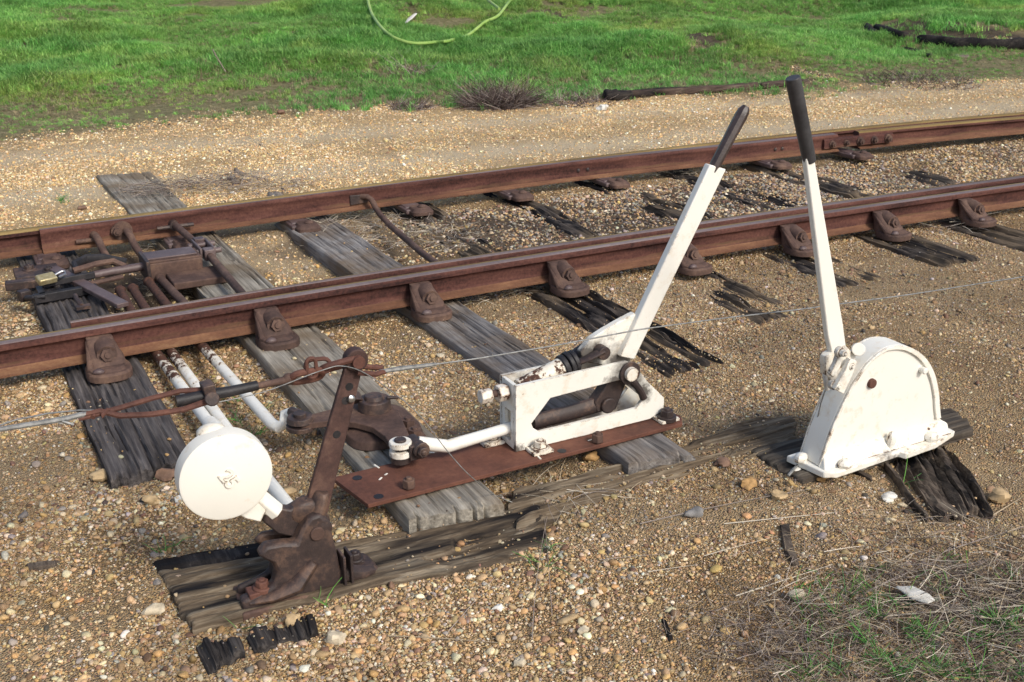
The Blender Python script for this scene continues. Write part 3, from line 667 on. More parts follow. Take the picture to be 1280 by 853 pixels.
# painted rods running under the near rail
RD = [('rusty white rod passing behind the disc, leftmost of the three', [(.70, 5.20, .012), (.694, 4.9, .008), (.69, 4.3, .004), (.712, 3.55, .012), (.722, 3.38, .025)], True),
      ('white rod running past the disc to its lower right, middle of the three', [(.757, 5.20, .012), (.755, 4.9, .008), (.745, 4.3, .004), (.76, 3.5, 0), (.79, 2.92, -.012), (.80, 2.80, -.02)], True),
      ('white rod cranked at its end into the bell crank, rightmost of the three', [(.842, 5.27, .012), (.85, 4.9, .006), (.872, 4.3, .002), (.905, 3.47, .004), (.915, 3.43, .008), (.935, 3.42, .02), (.945, 3.44, .045), (.965, 3.42, .055), (.975, 3.38, .058)], True),
      ('short brown rod end beside the three painted rods between the rails', [(.90, 5.28, .014), (.915, 5.05, .008), (.93, 4.80, .004), (.935, 4.5, 0)], False)]
for lab, pts, white in RD:
    mb = MB(); mb.tube(pts, .0205, 12); mb.blob(pts[0], (.027, .030, .022), 2, 6, 8, .1)
    o = single(mb, 'point_rod', M['white_rod'] if white else M['cast'], lab, 'rod', 'point rods under the near rail', org=(pts[2][0], 3.6, 0))
# pedestal-end of the leftmost rod: fat socket and rear rod end seen right of the disc
mb = MB(); mb.tube([(.714, 3.56, .012), (.722, 3.40, .024), (.728, 3.34, .03)], [.027, .032, .030], 12); single(mb, 'rod_socket', M['white'], 'thick white socket on the rod end behind the disc', 'socket')

# ------------------------------------------------------------------ bell crank
t = thing('bell_crank', 'brown quarter shaped bell crank pivoted on the grey timber', 'bell crank', (1.2, 3.29, 0))
mb = MB()
outl = [(.955, 3.345), (1.10, 3.362), (1.21, 3.375), (1.275, 3.33), (1.275, 3.22), (1.245, 3.08), (1.215, 2.94), (1.185, 2.915), (1.145, 2.93), (1.155, 3.0), (1.165, 3.08), (1.155, 3.16), (1.115, 3.225), (1.04, 3.275), (.955, 3.29)]
mb.prism(outl, .045, .068, 'Z'); mb.build('crank_arm', M['cast'], t, bevel=.003)
mb = MB(); mb.loft([rrect(1.215, 3.12, 3.42, .26, -.002, .08), rrect(1.215, 3.13, 3.41, .25, .026, .08), rrect(1.215, 3.2, 3.38, .16, .044, .07)])
mb.build('pedestal', M['cast'], t, bevel=.003)
mb = MB(); mb.cyl((1.215, 3.295, .066), (1.215, 3.295, .105), .058, .054, 20); mb.cyl((1.215, 3.295, .103), (1.215, 3.295, .118), .036, .03, 16); mb.cyl((1.15, 3.31, .10), (1.155, 3.33, .125), .03, .02); mb.cyl((1.25, 3.27, .11), (1.29, 3.26, .108), .006); mb.build('pivot_pin', M['dark'], t, bevel=.003)
mb = MB(); mb.cyl((.962, 3.325, .036), (.962, 3.325, .052), .048, n=16); mb.cyl((.962, 3.325, .062), (.962, 3.325, .082), .046, .042, n=16); mb.cyl((.962, 3.325, .080), (.962, 3.325, .094), .022); mb.tube([(.955, 3.40, .07), (.97, 3.345, .075)], .018, 8); mb.build('clevis', M['dark'], t, bevel=.002)
for i, (x, y) in enumerate(((1.285, 3.17), (1.275, 3.09))):
    mb = MB(); mb.cyl((x, y, -.002), (x, y, .034), .042, .038); mb.hexb((x, y, .036), (0, 0, 1), .024, .028); mb.build('bolt', M['cast'], t)

# ------------------------------------------------------------------ link rod from bell crank to lever frame
YM = 2.915
t = thing('link_rod', 'white link rod between the bell crank and the lever frame', 'rod', (1.3, YM, .05))
e0 = np.array((1.165, 2.945, .086)); e1 = onY(640, 534, YM)
mb = MB(); mb.tube([np.array((1.222, 2.94, .090)), onY(560, 558, YM), onY(600, 546, YM), e1, e1+(e1-e0)*.06], [.022, .021, .019, .019, .019], 12); mb.build('rod', M['white'], t)
mb = MB(); mb.cyl(e0-(0, 0, .028), e0-(0, 0, .008), .036, n=16); mb.cyl(e0+(0, 0, .004), e0+(0, 0, .022), .036, n=16); mb.build('eye', M['white_worn'], t, bevel=.003)
mb = MB(); mb.cyl(e0-(0, 0, .05), e0-(0, 0, .027), .032, n=16); mb.cyl(e0-(0, 0, .05), e0+(0, 0, .030), .019); mb.cyl((1.215, 2.895, .085), (1.215, 2.975, .085), .024, n=14); mb.hexb((1.215, 2.895, .085), (0, -1, 0), .02, .02); mb.box((1.195, 2.94, .075), (.03, .07, .05)); mb.build('clevis', M['dark'], t, bevel=.003)

# ------------------------------------------------------------------ point lever: base plate, frame, lever
t = thing('point_lever', 'leaning white point lever in a low white open frame on a brown plate', 'lever', (1.75, 2.88, .01))
mb = MB(); mb.prism([(.948, 2.975), (.985, 2.765), (1.55, 2.775), (2.135, 2.79), (2.165, 2.84), (2.135, 2.985), (1.4, 2.985)], .006, .020, 'Z'); mb.build('base_plate', M['plate'], t, bevel=.002)
for x, y in ((1.13, 2.80), (1.80, 2.80), (1.62, 2.955)):
    mb = MB(); mb.hexb((x, y, .021), (0, 0, 1), .021, .030, washer=False); mb.build('bolt', M['cast'], t, bevel=.002)
for x, y in ((1.015, 2.935), (1.03, 2.795), (1.665, 2.80)):
    mb = MB(); mb.cyl((x, y, .0195), (x, y, .0212), .015, n=16); mb.build('bolt_hole', M['black'], t)
YA = 2.86
P2 = lambda L, Yp: [(float(onY(x, y, Yp)[0]), float(onY(x, y, Yp)[2])) for x, y in L]
xb = 1.528; zb = .022
outer = [(xb, zb), (xb, .252), (1.75, .256), (1.945, .258), (1.975, .24), (2.035, .165), (2.105, .092), (2.105, .048), (2.05, zb+.004), (1.8, zb)]
inner = [(1.592, .092), (1.585, .11), (1.655, .186), (1.80, .192), (1.92, .196), (1.945, .175), (2.02, .108), (1.99, .078), (1.90, .076), (1.615, .074)]
outer = outer[0:1] + outer[1:]; 
for nm, ya, yb in (('front_plate', YA, YA+.014), ('rear_plate', YA+.098, YA+.112)):
    mb = MB(); mb.ring(outer, inner, ya, yb); mb.build(nm, M['frame_paint'] if nm[0] == 'f' else M['white_grimy'], t, bevel=.0025)
mb = MB(); yc0, yc1 = YA+.0142, YA+.0978
mb.box((xb+.007, (yc0+yc1)/2, .2), (.014, yc1-yc0, .10)); mb.box((xb+.007, (yc0+yc1)/2, .035), (.014, yc1-yc0, .022)); mb.box((xb+.007, YA+.085, .10), (.014, .024, .11)); mb.box((xb+.007, YA+.026, .10), (.014, .022, .11))
mb.build('end_plate', M['white_worn'], t, bevel=.0025)
mb = MB(); mb.box((2.09, (yc0+yc1)/2, .062), (.014, yc1-yc0, .05)); mb.build('cross_bar', M['white_worn'], t, bevel=.0025)
for (x, y, s) in ((1.60, YA-.028, 1), (2.10, YA-.022, 2), (1.60, YA+.135, 1), (1.49, YA+.10, 1)):
    mb = MB(); mb.box((x, y, .026), (.075, .06, .012)); mb.build('frame_lug', M['white_rust'], t, bevel=.003)
    mb = MB(); mb.hexb((x, y-.004, .032), (0, 0, 1), .023 if s == 1 else .025, .028); mb.build('bolt', M['white_rust'] if s == 1 else M['dark'], t, bevel=.002)
# adjusting screw with two nuts through the end plate, spring tube, black collar, fork
zt = .214; a0 = np.array((1.455, YM, zt-.004)); 
mb = MB(); mb.cyl((1.44, YM, zt), (1.62, YM, zt+.006), .012); mb.build('screw', M['cast'], t)
mb = MB(); mb.cyl((1.428, YM, zt), (1.468, YM, zt), .024, n=6); mb.cyl((1.488, YM, zt), (1.524, YM, zt), .029, n=6); mb.build('nut', M['nut_paint'], t, bevel=.003)
s0 = np.array((1.57, YM, .212)); s1 = np.array((1.735, YM, .262))
mb = MB(); mb.tube([s0, s0+(s1-s0)*.5, s1], [.034, .034, .033], 16); mb.build('spring_tube', M['white_rust'], t)
dr = (s1-s0)/np.linalg.norm(s1-s0)
mb = MB(); mb.tube([s1-dr*.01, s1+dr*.008], .040, 16); mb.tube([s1+dr*.012, s1+dr*.028], .042, 16); mb.tube([s1+dr*.03, s1+dr*.046], .038, 16); mb.build('collar', M['black'], t, bevel=.003)
f0 = s1+dr*.046; f1 = s1+dr*.13
mb = MB()
for dy in (-.034, .034): mb.tube([f0+(0, dy*.6, 0), f0+dr*.03+(0, dy, .004), f1+(0, dy, .006)], [.020, .022, .026], 8, flat=.45)
mb.cyl(f1+(0, -.052, .0), f1+(0, .052, .0), .023, n=14); mb.build('fork', M['dark'], t, bevel=.002)
# web casting, bar, grip
pv = np.array((1.955, YM, .216))
web = [(1.80, .268), (1.79, .305), (1.83, .345), (1.885, .368), (1.955, .392), (2.00, .405), (2.02, .35), (1.99, .26), (1.985, .20), (1.94, .18), (1.90, .19), (1.872, .245)]
mb = MB(); mb.prism(web, YM-.014, YM+.014, 'Y'); mb.build('lever_web', M['web_paint'], t, bevel=.004)
bar = P2([(775, 446), (793, 450), (908, 212), (888, 206)], YM-.034)
mb = MB(); mb.prism(bar, YM-.034, YM-.004, 'Y'); mb.build('lever_bar', M['white_clean'], t, bevel=.004)
g0 = np.array([(bar[2][0]+bar[3][0])/2-.004, YM-.018, (bar[2][1]+bar[3][1])/2]); g1 = onY(931, 136, YM-.018); gd = (g1-g0)/np.linalg.norm(g1-g0)
mb = MB(); mb.tube([g0-gd*.02, g0+gd*.01, g0+gd*.05, g1-gd*.03, g1-gd*.008, g1+gd*.008], [.017, .019, .019, .0215, .020, .012], 8); mb.build('grip', M['handle'], t, ang=25)
mb = MB(); mb.cyl(pv-(0, .078, 0), pv+(0, .075, 0), .024, n=16); mb.build('pivot_pin', M['white_rust'], t)
mb = MB(); mb.cyl(pv-(0, .064, 0), pv-(0, .0555, 0), .040, n=18); mb.tube([pv+(.012, -.058, -.03), pv+(.045, -.058, -.07), pv+(.062, -.058, -.105)], [.014, .012, .014], 8); mb.build('pivot_washer', M['dark'], t, bevel=.002)
low = [(1.905, .20), (1.985, .205), (1.955, .13), (1.93, .072), (1.855, .078), (1.845, .115), (1.875, .15)]
mb = MB(); mb.prism(low, YM-.022, YM+.022, 'Y'); mb.cyl((1.895, YM-.035, .098), (1.895, YM+.035, .098), .028); mb.build('lower_arm', M['dark'], t, bevel=.004)
mb = MB(); mb.tube([(1.88, YM, .097), (1.75, YM, .088), (1.62, YM, .085)], [.022, .021, .020], 10, flat=1.3); mb.build('inner_link', M['dark'], t)

for pp in ([(468, 581), (474, 585)], [(474, 600), (477, 597)], [(481, 594), (484, 592)], [(518, 574), (524, 568), (533, 565), (543, 566)], [(668, 566), (676, 574)], [(735, 551), (742, 549)]):
    mb = MB(); q = [at(x, y, .0212) for x, y in pp]; mb.tube(q, [.0035]*len(q), 6, flat=.35); mb.build('paint_splash', M['white_clean'], t)
# ------------------------------------------------------------------ cased signal lever (round white quadrant)
t = thing('quadrant_lever', 'upright white lever with black grip rising from a round white casing', 'lever', (2.6, 2.38, -.01))
arc = [(2.335, .012), (2.345, .05), (2.362, .11), (2.385, .17), (2.413, .228), (2.445, .28), (2.485, .327), (2.53, .358), (2.58, .373), (2.64, .366), (2.70, .340), (2.755, .298), (2.80, .24), (2.832, .17), (2.852, .10), (2.868, .06), (2.905, .035), (2.915, .012)]
arc = [tuple(p[:2]) for p in smoothpath([(*p, 0) for p in arc], 4)]
mb = MB(); mb.prism(arc, 2.345, 2.425, 'Y'); mb.build('casing', M['casing_paint'], t, bevel=.003)
# proud rim following the curve
cen = np.array((2.60, .05)); ai = []
for i, p in enumerate(arc[:-9]):
    p = np.array(p); d = cen-p; d /= np.linalg.norm(d)
    wd = .010 if i < 28 else (.010 + .012*min(1, (i-28)/20)); ai.append(p+d*wd)
ar = [tuple(p) for p in arc[:-9]]; ai = [tuple(p) for p in ai]
mb = MB(); n = len(ar); vs = []; fs = []
for yy0, yy1 in ((2.337, 2.345), (2.425, 2.433)):
    o_ = len(vs)
    vs += [(p[0], y, p[1]) for y in (yy0, yy1) for L in (ar, ai) for p in L]
    for i in range(n-1):
        j = i+1
        fs += [tuple(o_+q for q in f) for f in ((i, j, n+j, n+i), (2*n+i, 3*n+i, 3*n+j, 2*n+j), (i, 2*n+i, 2*n+j, j), (n+i, n+j, 3*n+j, 3*n+i))]
mb.add(vs, fs); mb.build('rim', M['white'], t, bevel=.002)
mb = MB(); mb.prism([(2.300, 2.45), (2.325, 2.305), (2.36, 2.285), (2.64, 2.30), (2.655, 2.28), (2.80, 2.29), (2.925, 2.325), (2.93, 2.43), (2.60, 2.47)], -.012, .010, 'Z')
mb.loft([[(x, y, .009) for x, y in ((2.335, 2.31), (2.90, 2.318), (2.90, 2.35), (2.335, 2.35))], [(x, y, .05) for x, y in ((2.35, 2.337), (2.87, 2.338), (2.87, 2.35), (2.35, 2.35))]])
mb.build('base_flange', M['white_rust' if 0 else 'white_worn'], t, bevel=.004, rough=.006)
for x, y in ((2.315, 2.40), (2.41, 2.303), (2.80, 2.31)):
    mb = MB(); mb.blob((x, y, .02), (.028, .02, .018), int(x*100), 6, 10, .1); mb.build('holding_bolt', M['white_worn'], t)
mb = MB(); mb.blob((2.625, 2.325, .045), (.016, .014, .03), 3, 6, 8, .1); mb.build('lug', M['white_worn'], t)
pc = onY(1093, 481, 2.33)
mb = MB(); mb.cyl(pc+(0, .02, 0), pc+(0, .004, 0), .0165, .0155, 18); mb.build('pivot_pin', M['chain'], t, bevel=.002)
ps = onY(1154, 463, 2.335); mb = MB(); mb.cyl(ps+(0, .02, 0), ps+(0, -.012, 0), .011, n=12); mb.build('stop_pin', M['white_clean'], t, bevel=.003)
YQ = 2.385
bar = P2([(1041, 447), (1058, 434), (1054, 405), (1018, 196), (1008, 198), (1035, 420)], YQ-.012)
mb = MB(); mb.prism(bar, YQ-.012, YQ+.010, 'Y'); lv = mb.build('lever_bar', M['white_clean'], t, bevel=.004)
q0 = onY(1011, 198, YQ); q1 = onY(991, 97, YQ); qd = (q1-q0)/np.linalg.norm(q1-q0)
mb = MB(); mb.tube([q0-qd*.012, q0+qd*.01, q0+qd*.10, q1-qd*.02, q1], [.0185, .0195, .0205, .0215, .0205], 16); mb.build('grip', M['grip'], t, bevel=.002)
# neck and catch
mb = MB(); mb.prism(P2([(1033, 447), (1058, 432), (1072, 446), (1068, 470), (1056, 486), (1044, 480), (1034, 470)], YQ-.02), YQ-.014, YQ+.014, 'Y'); mb.build('lever_neck', M['white_grimy'], t, bevel=.004)
mb = MB()
ka, kb = onY(1041, 443, YQ-.05), onY(1034, 478, YQ-.05)
mb.prism(P2([(1045, 434), (1052, 437), (1046, 456), (1037, 470), (1033, 466), (1040, 452)], 2.335), 2.318, 2.334, 'Y')
mb.prism(P2([(1057, 446), (1066, 449), (1060, 466), (1049, 490), (1037, 484), (1050, 462)], 2.318), 2.298, 2.315, 'Y')
for x, y in ((1050, 440), (1059, 456), (1042, 481)): c = onY(x, y, 2.318); mb.hexb(c, (0, -1, 0), .012, .022)
mb.tube([onY(1033, 452, 2.40), onY(1031, 470, 2.38), onY(1034, 488, 2.37)], .008, 8)
mb.build('catch', M['white_grimy'], t, bevel=.002)
cdisc = onY(1072, 437, 2.37); ax = np.array((-.55, -.75, .35)); ax /= np.linalg.norm(ax)
mb = MB(); mb.cyl(cdisc, cdisc+ax*.018, .021, n=20); mb.cyl(cdisc-ax*.02, cdisc, .009); mb.build('catch_knob', M['white_clean'], t, bevel=.002)
mb = MB(); mb.tube([onY(1033, 484, 2.38), onY(1026, 505, 2.40), onY(1018, 540, 2.42), at(1003, 575, 0), at(985, 595, -.02)], [.0022, .0022, .0022, .0045, .005], 6); single(mb, 'lever_wire', M['wire'], 'thin wire hanging from the catch of the cased lever', 'wire')

# ------------------------------------------------------------------ weight crank: pedestal, upright, weight arm, white disc
YC = 2.56
t = thing('weight_crank', 'dark iron crank pedestal with tall upright and white disc weight', 'signal crank', (.74, YC, -.083))
px0, pz0 = .728, .165; px, pz = .748, .123
def g_(x, z): return (px+(x-px0)*1.028, pz+(z-pz0)*1.028)
ped = [(.522, -.03), (.522, .024), (.575, .030), (.605, .045), (.618, .078), (.610, .105), (.588, .128), (.575, .140), (.598, .162), (.640, .158), (.672, .150), (.690, .185), (.712, .214), (.742, .216), (.765, .190), (.775, .11), (.785, .05), (.80, .028), (.862, .016), (.868, -.03), (.70, -.03)]
ped = [g_(*p) for p in ped]
mb = MB(); mb.prism(ped, YC-.05, YC-.012, 'Y'); mb.prism([(a+.01, b-.004) for a, b in ped], YC+.030, YC+.05, 'Y'); mb.box((.714, YC+.01, -.015), (.155, .05, .11)); mb.build('pedestal', M['dark'], t, bevel=.013, rough=.010, seed=2)
mb = MB(); G3 = lambda x, z, y: (*g_(x, z)[:1], y+.016, g_(x, z)[1])
mb.tube([G3(.88, .002, YC-.055), G3(.845, .010, YC-.062), G3(.80, .02, YC-.055)], [.014, .020, .024], 10)
mb.loft([rrect(G3(.845, 0, 0)[0], YC-.05, YC+.06, .12, -.056, .03), rrect(G3(.835, 0, 0)[0], YC-.045, YC+.055, .11, -.036, .03)])
mb.tube([G3(.545, .012, YC-.058), G3(.60, .016, YC-.066), G3(.665, .035, YC-.066), G3(.715, .085, YC-.062)], [.010, .022, .034, .022], 12, flat=.7)
mb.blob(G3(.738, .175, YC-.058), (.034, .012, .034), 3, 8, 14, .05)
mb.build('foot', M['dark'], t, rough=.010, seed=5)
mb = MB(); mb.prism([(.531, YC-.062), (.648, YC-.066), (.812, YC-.055), (.905, YC-.05), (.92, YC+.07), (.545, YC+.085)], -.083, -.052, 'Z'); mb.build('base_flange', M['cast'], t, bevel=.006, rough=.01, seed=6)
for x, y, m_ in ((.588, YC-.025, 'white_rust'), (.862, YC+.02, 'dark')):
    mb = MB(); mb.box((x, y, -.022 if m_ != 'dark' else -.040), (.06, .045, .02)); mb.hexb((x+.01, y, -.012 if m_ != 'dark' else -.030), (0, 0, 1), .019, .022); mb.build('bolt', M['chain'] if m_ == 'white_rust' else M[m_], t, bevel=.003)
for d in (0, .02):
    mb = MB(); mb.box((.812+d, YC-.045, -.002), (.008, .055, .088)); mb.build('stop_plate', M['dark'], t, bevel=.002)
mb = MB(); mb.cyl((px, YC-.058, pz), (px, YC+.07, pz), .020, n=14); mb.cyl((px+.004, YC-.046, pz+.026), (px+.006, YC-.046, pz+.036), .006); mb.build('pivot_pin', M['cast'], t, bevel=.003)
u0 = np.array((.763, YC, .159)); u1 = onY(444, 449, YC)
ud = (u1-u0)/np.linalg.norm(u1-u0); us = np.array((ud[2], 0, -ud[0]))
mb = MB(); wd = lambda k_: .034-.010*k_
sec = [[p+us*s*wd(k_)+np.array((0, dy, 0)) for s, dy in ((-1, -.008), (1, -.008), (1, .008), (-1, .008))] for k_, p in ((0, u0), (.5, u0+(u1-u0)*.5), (1, u1-ud*.02))]
mb.loft(sec); mb.cyl(u1+(0, -.016, 0), u1+(0, .016, 0), .031, n=18)
up_ = mb.build('upright', M['upright'], t, bevel=.003)
for f in (.83, .74, .52):
    c = u0+(u1-u0)*f; mb = MB(); mb.cyl(c+(0, -.0088, 0), c+(0, -.0068, 0), .011, n=14); mb.build('hole', M['black'], up_)
c = u0+(u1-u0)*.76; mb = MB(); mb.blob(c+us*.012+(0, -.012, 0), (.010, .008, .010), 1, 6, 8); mb.build('stud', M['steel'], up_)
mb = MB(); mb.cyl(u1+(0, -.03, 0), u1+(0, .03, 0), .017, n=12); mb.build('chain_pin', M['chain'], up_)
mb = MB(); mb.cyl((px, YC-.011, pz), (px, YC+.029, pz), .052, n=18); mb.tube([u0-ud*.05, u0-ud*.01, u0+ud*.05, u0+ud*.065], [.05, .046, .040, .034], 12, flat=.55); mb.blob((px-.012, YC-.004, pz+.052), (.05, .028, .034), 9, 8, 12, .1); mb.build('hub', M['dark'], t, bevel=.004, rough=.005)
mb = MB(); wa0 = np.array((px-.01, YC+.005, pz+.01)); wa1 = onY(345, 640, YC); dsk = onY(280, 592, YC-.035)
mb.prism(P2([(328, 652), (334, 632), (362, 636), (384, 622), (392, 640), (374, 672), (346, 667)], YC-.008), YC-.016, YC+.018, 'Y'); mb.build('weight_arm', M['dark'], t, bevel=.005, rough=.006)
mb = MB(); mb.prism(P2([(294, 641), (318, 626), (336, 631), (326, 653), (308, 649)], YC-.02), YC-.02, YC+.02, 'Y'); mb.tube([wa1, dsk+(0, .045, 0)], .026, 8); mb.build('weight_arm_end', M['white'], t, bevel=.003)
mb = MB(); nseg = 56; R = .116
dprof = [(R-.006, -.0275), (R-.001, -.025), (R, -.02), (R, .022), (R-.004, .027)]
secs = [[dsk+np.array((r*math.cos(2*PI*i/nseg), y, r*math.sin(2*PI*i/nseg))) for i in range(nseg)] for r, y in dprof]
mb.loft(secs); dk = mb.build('disc_weight', M['white_clean'], t, ang=30)
mb = MB(); lg = onY(263, 541, YC+.0); mb.blob(lg, (.036, .028, .026), 4, 7, 10, .12); mb.tube([lg, dsk+(0, .03, .05)], .028, 8); mb.build('lug', M['white_rust'], t)
# raised figures on the disc
fc = bpy.data.curves.new('figures', 'FONT'); fc.body = '25'; fc.size = .050; fc.extrude = .0026; fc.offset = .001; fc.bevel_depth = .0006; fc.align_x = 'CENTER'; fc.align_y = 'CENTER'
fo = bpy.data.objects.new('tmp', fc); COL.objects.link(fo); bpy.context.view_layer.update()
me = bpy.data.meshes.new_from_object(fo.evaluated_get(bpy.context.evaluated_depsgraph_get())); bpy.data.objects.remove(fo)
me.transform(Matrix.Translation(Vector(dsk+np.array((.004, -.0285, -.004))-np.array(t.location))) @ Matrix.Rotation(PI/2, 4, 'X') @ Matrix.Rotation(-math.radians(62), 4, 'Z'))
me.materials.clear(); me.materials.append(M['white_clean']); no = bpy.data.objects.new('raised_figures', me); COL.objects.link(no); no.parent = dk

# ------------------------------------------------------------------ signal wire, chain and adjuster
def stadium(a, b, r, up_v, n=7):
    a = np.array(a, float); b = np.array(b, float); d = (b-a)/np.linalg.norm(b-a); s = np.cross(d, up_v); s /= np.linalg.norm(s); pts = []
    for i in range(n): th = PI/2-PI*i/(n-1); pts.append(b-d*r+r*(math.cos(th)*d+math.sin(th)*s))
    for i in range(n): th = PI/2-PI*i/(n-1); pts.append(a+d*r-r*(math.cos(th)*d+math.sin(th)*s))
    return pts
t = thing('chain', 'rusty chain links from the upright down to the wire adjuster', 'chain', (.75, YC, .55))
K = lambda x, y, dy=0: onY(x, y, YC+dy)
zu = np.array((0, 0, 1.0)); yu = np.array((0, 1.0, 0))
for a, b, r, upv, rr in ((K(449, 449), K(402, 462), .019, np.array((0, .6, .8)), .0092), (K(413, 456), K(382, 459), .017, np.array((0, .9, -.4)), .006), (K(403, 467), K(363, 474), .024, np.array((0, .75, .65)), .009)):
    mb = MB(); mb.tube(stadium(a, b, r, upv), rr, 8, True); mb.build('link', M['chain'], t)
mb = MB(); mb.tube(stadium(K(388, 448, -.02), K(391, 472, -.02), .012, yu), .0052, 8, True); mb.build('link', M['chain'], t)
t = thing('shackle', 'rusty shackle on the right side of the upright top', 'shackle', (.9, YC, .56))
mb = MB(); mb.tube([K(446, 466, -.02), K(470, 468, -.016), K(480, 465), K(478, 460, .016), K(448, 458, .02)], .0075, 8); mb.build('bow', M['chain'], t)
t = thing('wire_adjuster', 'long rusty turnbuckle of twin rods and black sleeve on the signal wire', 'turnbuckle', (.5, YC, .55))
mb = MB(); mb.tube([K(362, 474), K(345, 478), K(300, 487)], [.012, .0085, .009], 10); mb.blob(K(361, 474), (.018, .014, .016), 3, 6, 8, .05); mb.build('eye_rod', M['cast'], t)
mb = MB(); mb.tube([K(322, 482), K(290, 489), K(250, 496), K(220, 502)], [.012, .0135, .0145, .0145], 12); mb.build('sleeve', M['black'], t)
mb = MB(); mb.prism(P2([(253, 484), (268, 480), (272, 500), (258, 503)], YC-.02), YC-.024, YC+.02, 'Y'); mb.cyl(K(265, 499, -.02), K(265, 499, -.042), .018, n=14); mb.build('clamp', M['dark'], t, bevel=.003)
mb = MB(); mb.tube([K(262, 487, .016), K(225, 489, .016), K(190, 498, .014), K(150, 510, .008), K(125, 517), K(98, 524)], [.008, .007, .007, .007, .007, .006], 8)
mb.tube([K(262, 501, -.018), K(230, 512, -.016), K(190, 518, -.014), K(150, 520, -.008), K(125, 514), K(98, 520)], [.009, .0075, .0075, .0075, .007, .006], 8)
mb.tube([K(135, 512), K(128, 520, -.012), K(122, 514, .01), K(116, 522, -.01)], .006, 8); mb.build('twin_rod', M['chain'], t)
mb = MB()
L0 = K(100, 521); d = L0-K(270, 494); 
mb.tube([K(118, 516), K(100, 519), K(85, 523), L0+d*.22, L0+d*.6, L0+d*3.2+(0, 0, -.05)], [.005, .007, .0075, .007, .0065, .0065], 8); mb.tube([K(85, 523), K(78, 527, -.01), K(92, 531, -.012)], .004, 6)
single(mb, 'signal_wire', M['wire'], 'thick grey stranded wire leaving the adjuster to the left edge', 'wire', 'signal wires')
mb = MB(); mb.tube([K(140, 514), K(100, 513, .03), K(60, 517, .05), K(20, 525, .06), K(-30, 542, .06), K(-200, 600, .06)], .0022, 6); single(mb, 'signal_wire', M['wire'], 'thin slack grey wire above the thick strand at left', 'wire', 'signal wires')
mb = MB(); R0 = K(478, 463); mb.tube([K(474, 465), K(500, 461), K(545, 455.5)], [.006, .0075, .005], 8)
pr = [K(545, 455.5), K(600, 448), K(700, 431), K(800, 412), K(900, 398.5), K(1000, 387), K(1140, 368), K(1280, 346)]
mb.tube(pr+[pr[-1]+(pr[-1]-pr[-2])*6+(0, 0, -.1)], .0022, 6); single(mb, 'signal_wire', M['wire'], 'long taut grey signal wire running right past both levers', 'wire', 'signal wires')
mb = MB(); wp = [K(262, 505, -.02), K(330, 490, -.03), K(400, 464, -.04), K(430, 458, -.035), K(465, 472, -.03), K(520, 515, -.05), K(560, 565, -.06), K(590, 597, -.06), at(625, 622, -.03), atg(690, 643, .004), atg(740, 648, .002), atg(800, 655, -.006)]
mb.tube(smoothpath(wp), .0014, 5); single(mb, 'signal_wire', M['wire'], 'loose wire sagging from the chain down across the brown plate', 'wire', 'signal wires')

# ------------------------------------------------------------------ stones, chips and sticks one can point at
TAN, OCH, CRM, WHT, BRN, GRY = (.46, .33, .18), (.42, .25, .10), (.55, .47, .34), (.72, .69, .62), (.20, .12, .08), (.22, .21, .20)
smt = {n_: stone_mat('stone_'+n_, c) for n_, c in (('tan', TAN), ('ochre', OCH), ('cream', CRM), ('white', WHT), ('brown', BRN), ('grey', GRY))}
ST = [(193, 766, 14, 'cream', 'pale round stone alone near the bottom left corner'), (192, 629, 13, 'tan', 'round tan stone below the signal disc at left'), (125, 597, 18, 'tan', 'large dull stone at the lower left among gravel'), (213, 597, 17, 'brown', 'brown angular stone touching a dark sliver at lower left'),
      (475, 762, 0, '', ''), (303, 749, 11, 'tan', 'round tan stone on the black end of the long timber'), (368, 779, 13, 'tan', 'flat tan stone leaning on the charred block'), (420, 800, 15, 'cream', 'grey cream stone right of the charred block'),
      (648, 830, 12, 'cream', 'pale flat stone near the bottom middle'), (623, 762, 9, 'white', 'white stone in open gravel below the brown plate'), (752, 740, 8, 'ochre', 'upright ochre stone right of the loose wire'), (711, 777, 12, 'tan', 'flat tan stone low in the middle gravel'),
      (730, 790, 10, 'cream', 'cream stone beside the flat tan one'), (936, 608, 13, 'ochre', 'yellow stone in the cluster left of the cased lever'), (974, 623, 13, 'tan', 'flat tan stone below the yellow cluster'), (1007, 591, 12, 'tan', 'largest tan stone at the toe of the casing'),
      (993, 593, 9, 'white', 'pale stone left of the casing toe'), (1026, 600, 11, 'ochre', 'ochre stone leaning under the casing corner'), (1075, 585, 11, 'white', 'white stone in front of the casing'), (1111, 625, 11, 'white', 'bright white stone on the splintered timber'),
      (1251, 625, 15, 'tan', 'tan stone at the tip of the splintered timber'), (997, 748, 13, 'cream', 'cream stone above the grassy corner'), (868, 645, 13, 'grey', 'small blue grey stone by the loose wire'), (903, 582, 11, 'brown', 'reddish stone at the edge of the thin timber'),
      (740, 485, 0, '', ''), (450, 270, 0, '', ''), (740, 575, 13, 'ochre', 'ochre stone just below the right of the brown plate'), (945, 735, 0, '', ''), (360, 620, 13, 'tan', 'tan stone between the disc and the brown plate'), (205, 553, 0, '', ''), (103, 262, 6, 'brown', 'small dark stone on the gravel path at upper left'),
      (352, 143, 6, 'brown', 'dark stone at the grass edge beyond the track'), (753, 138, 9, 'white', 'flat white stone at the edge of the far path'), (603, 80, 9, 'white', 'white stone lying in the green grass'), (285, 552, 0, '', '')]
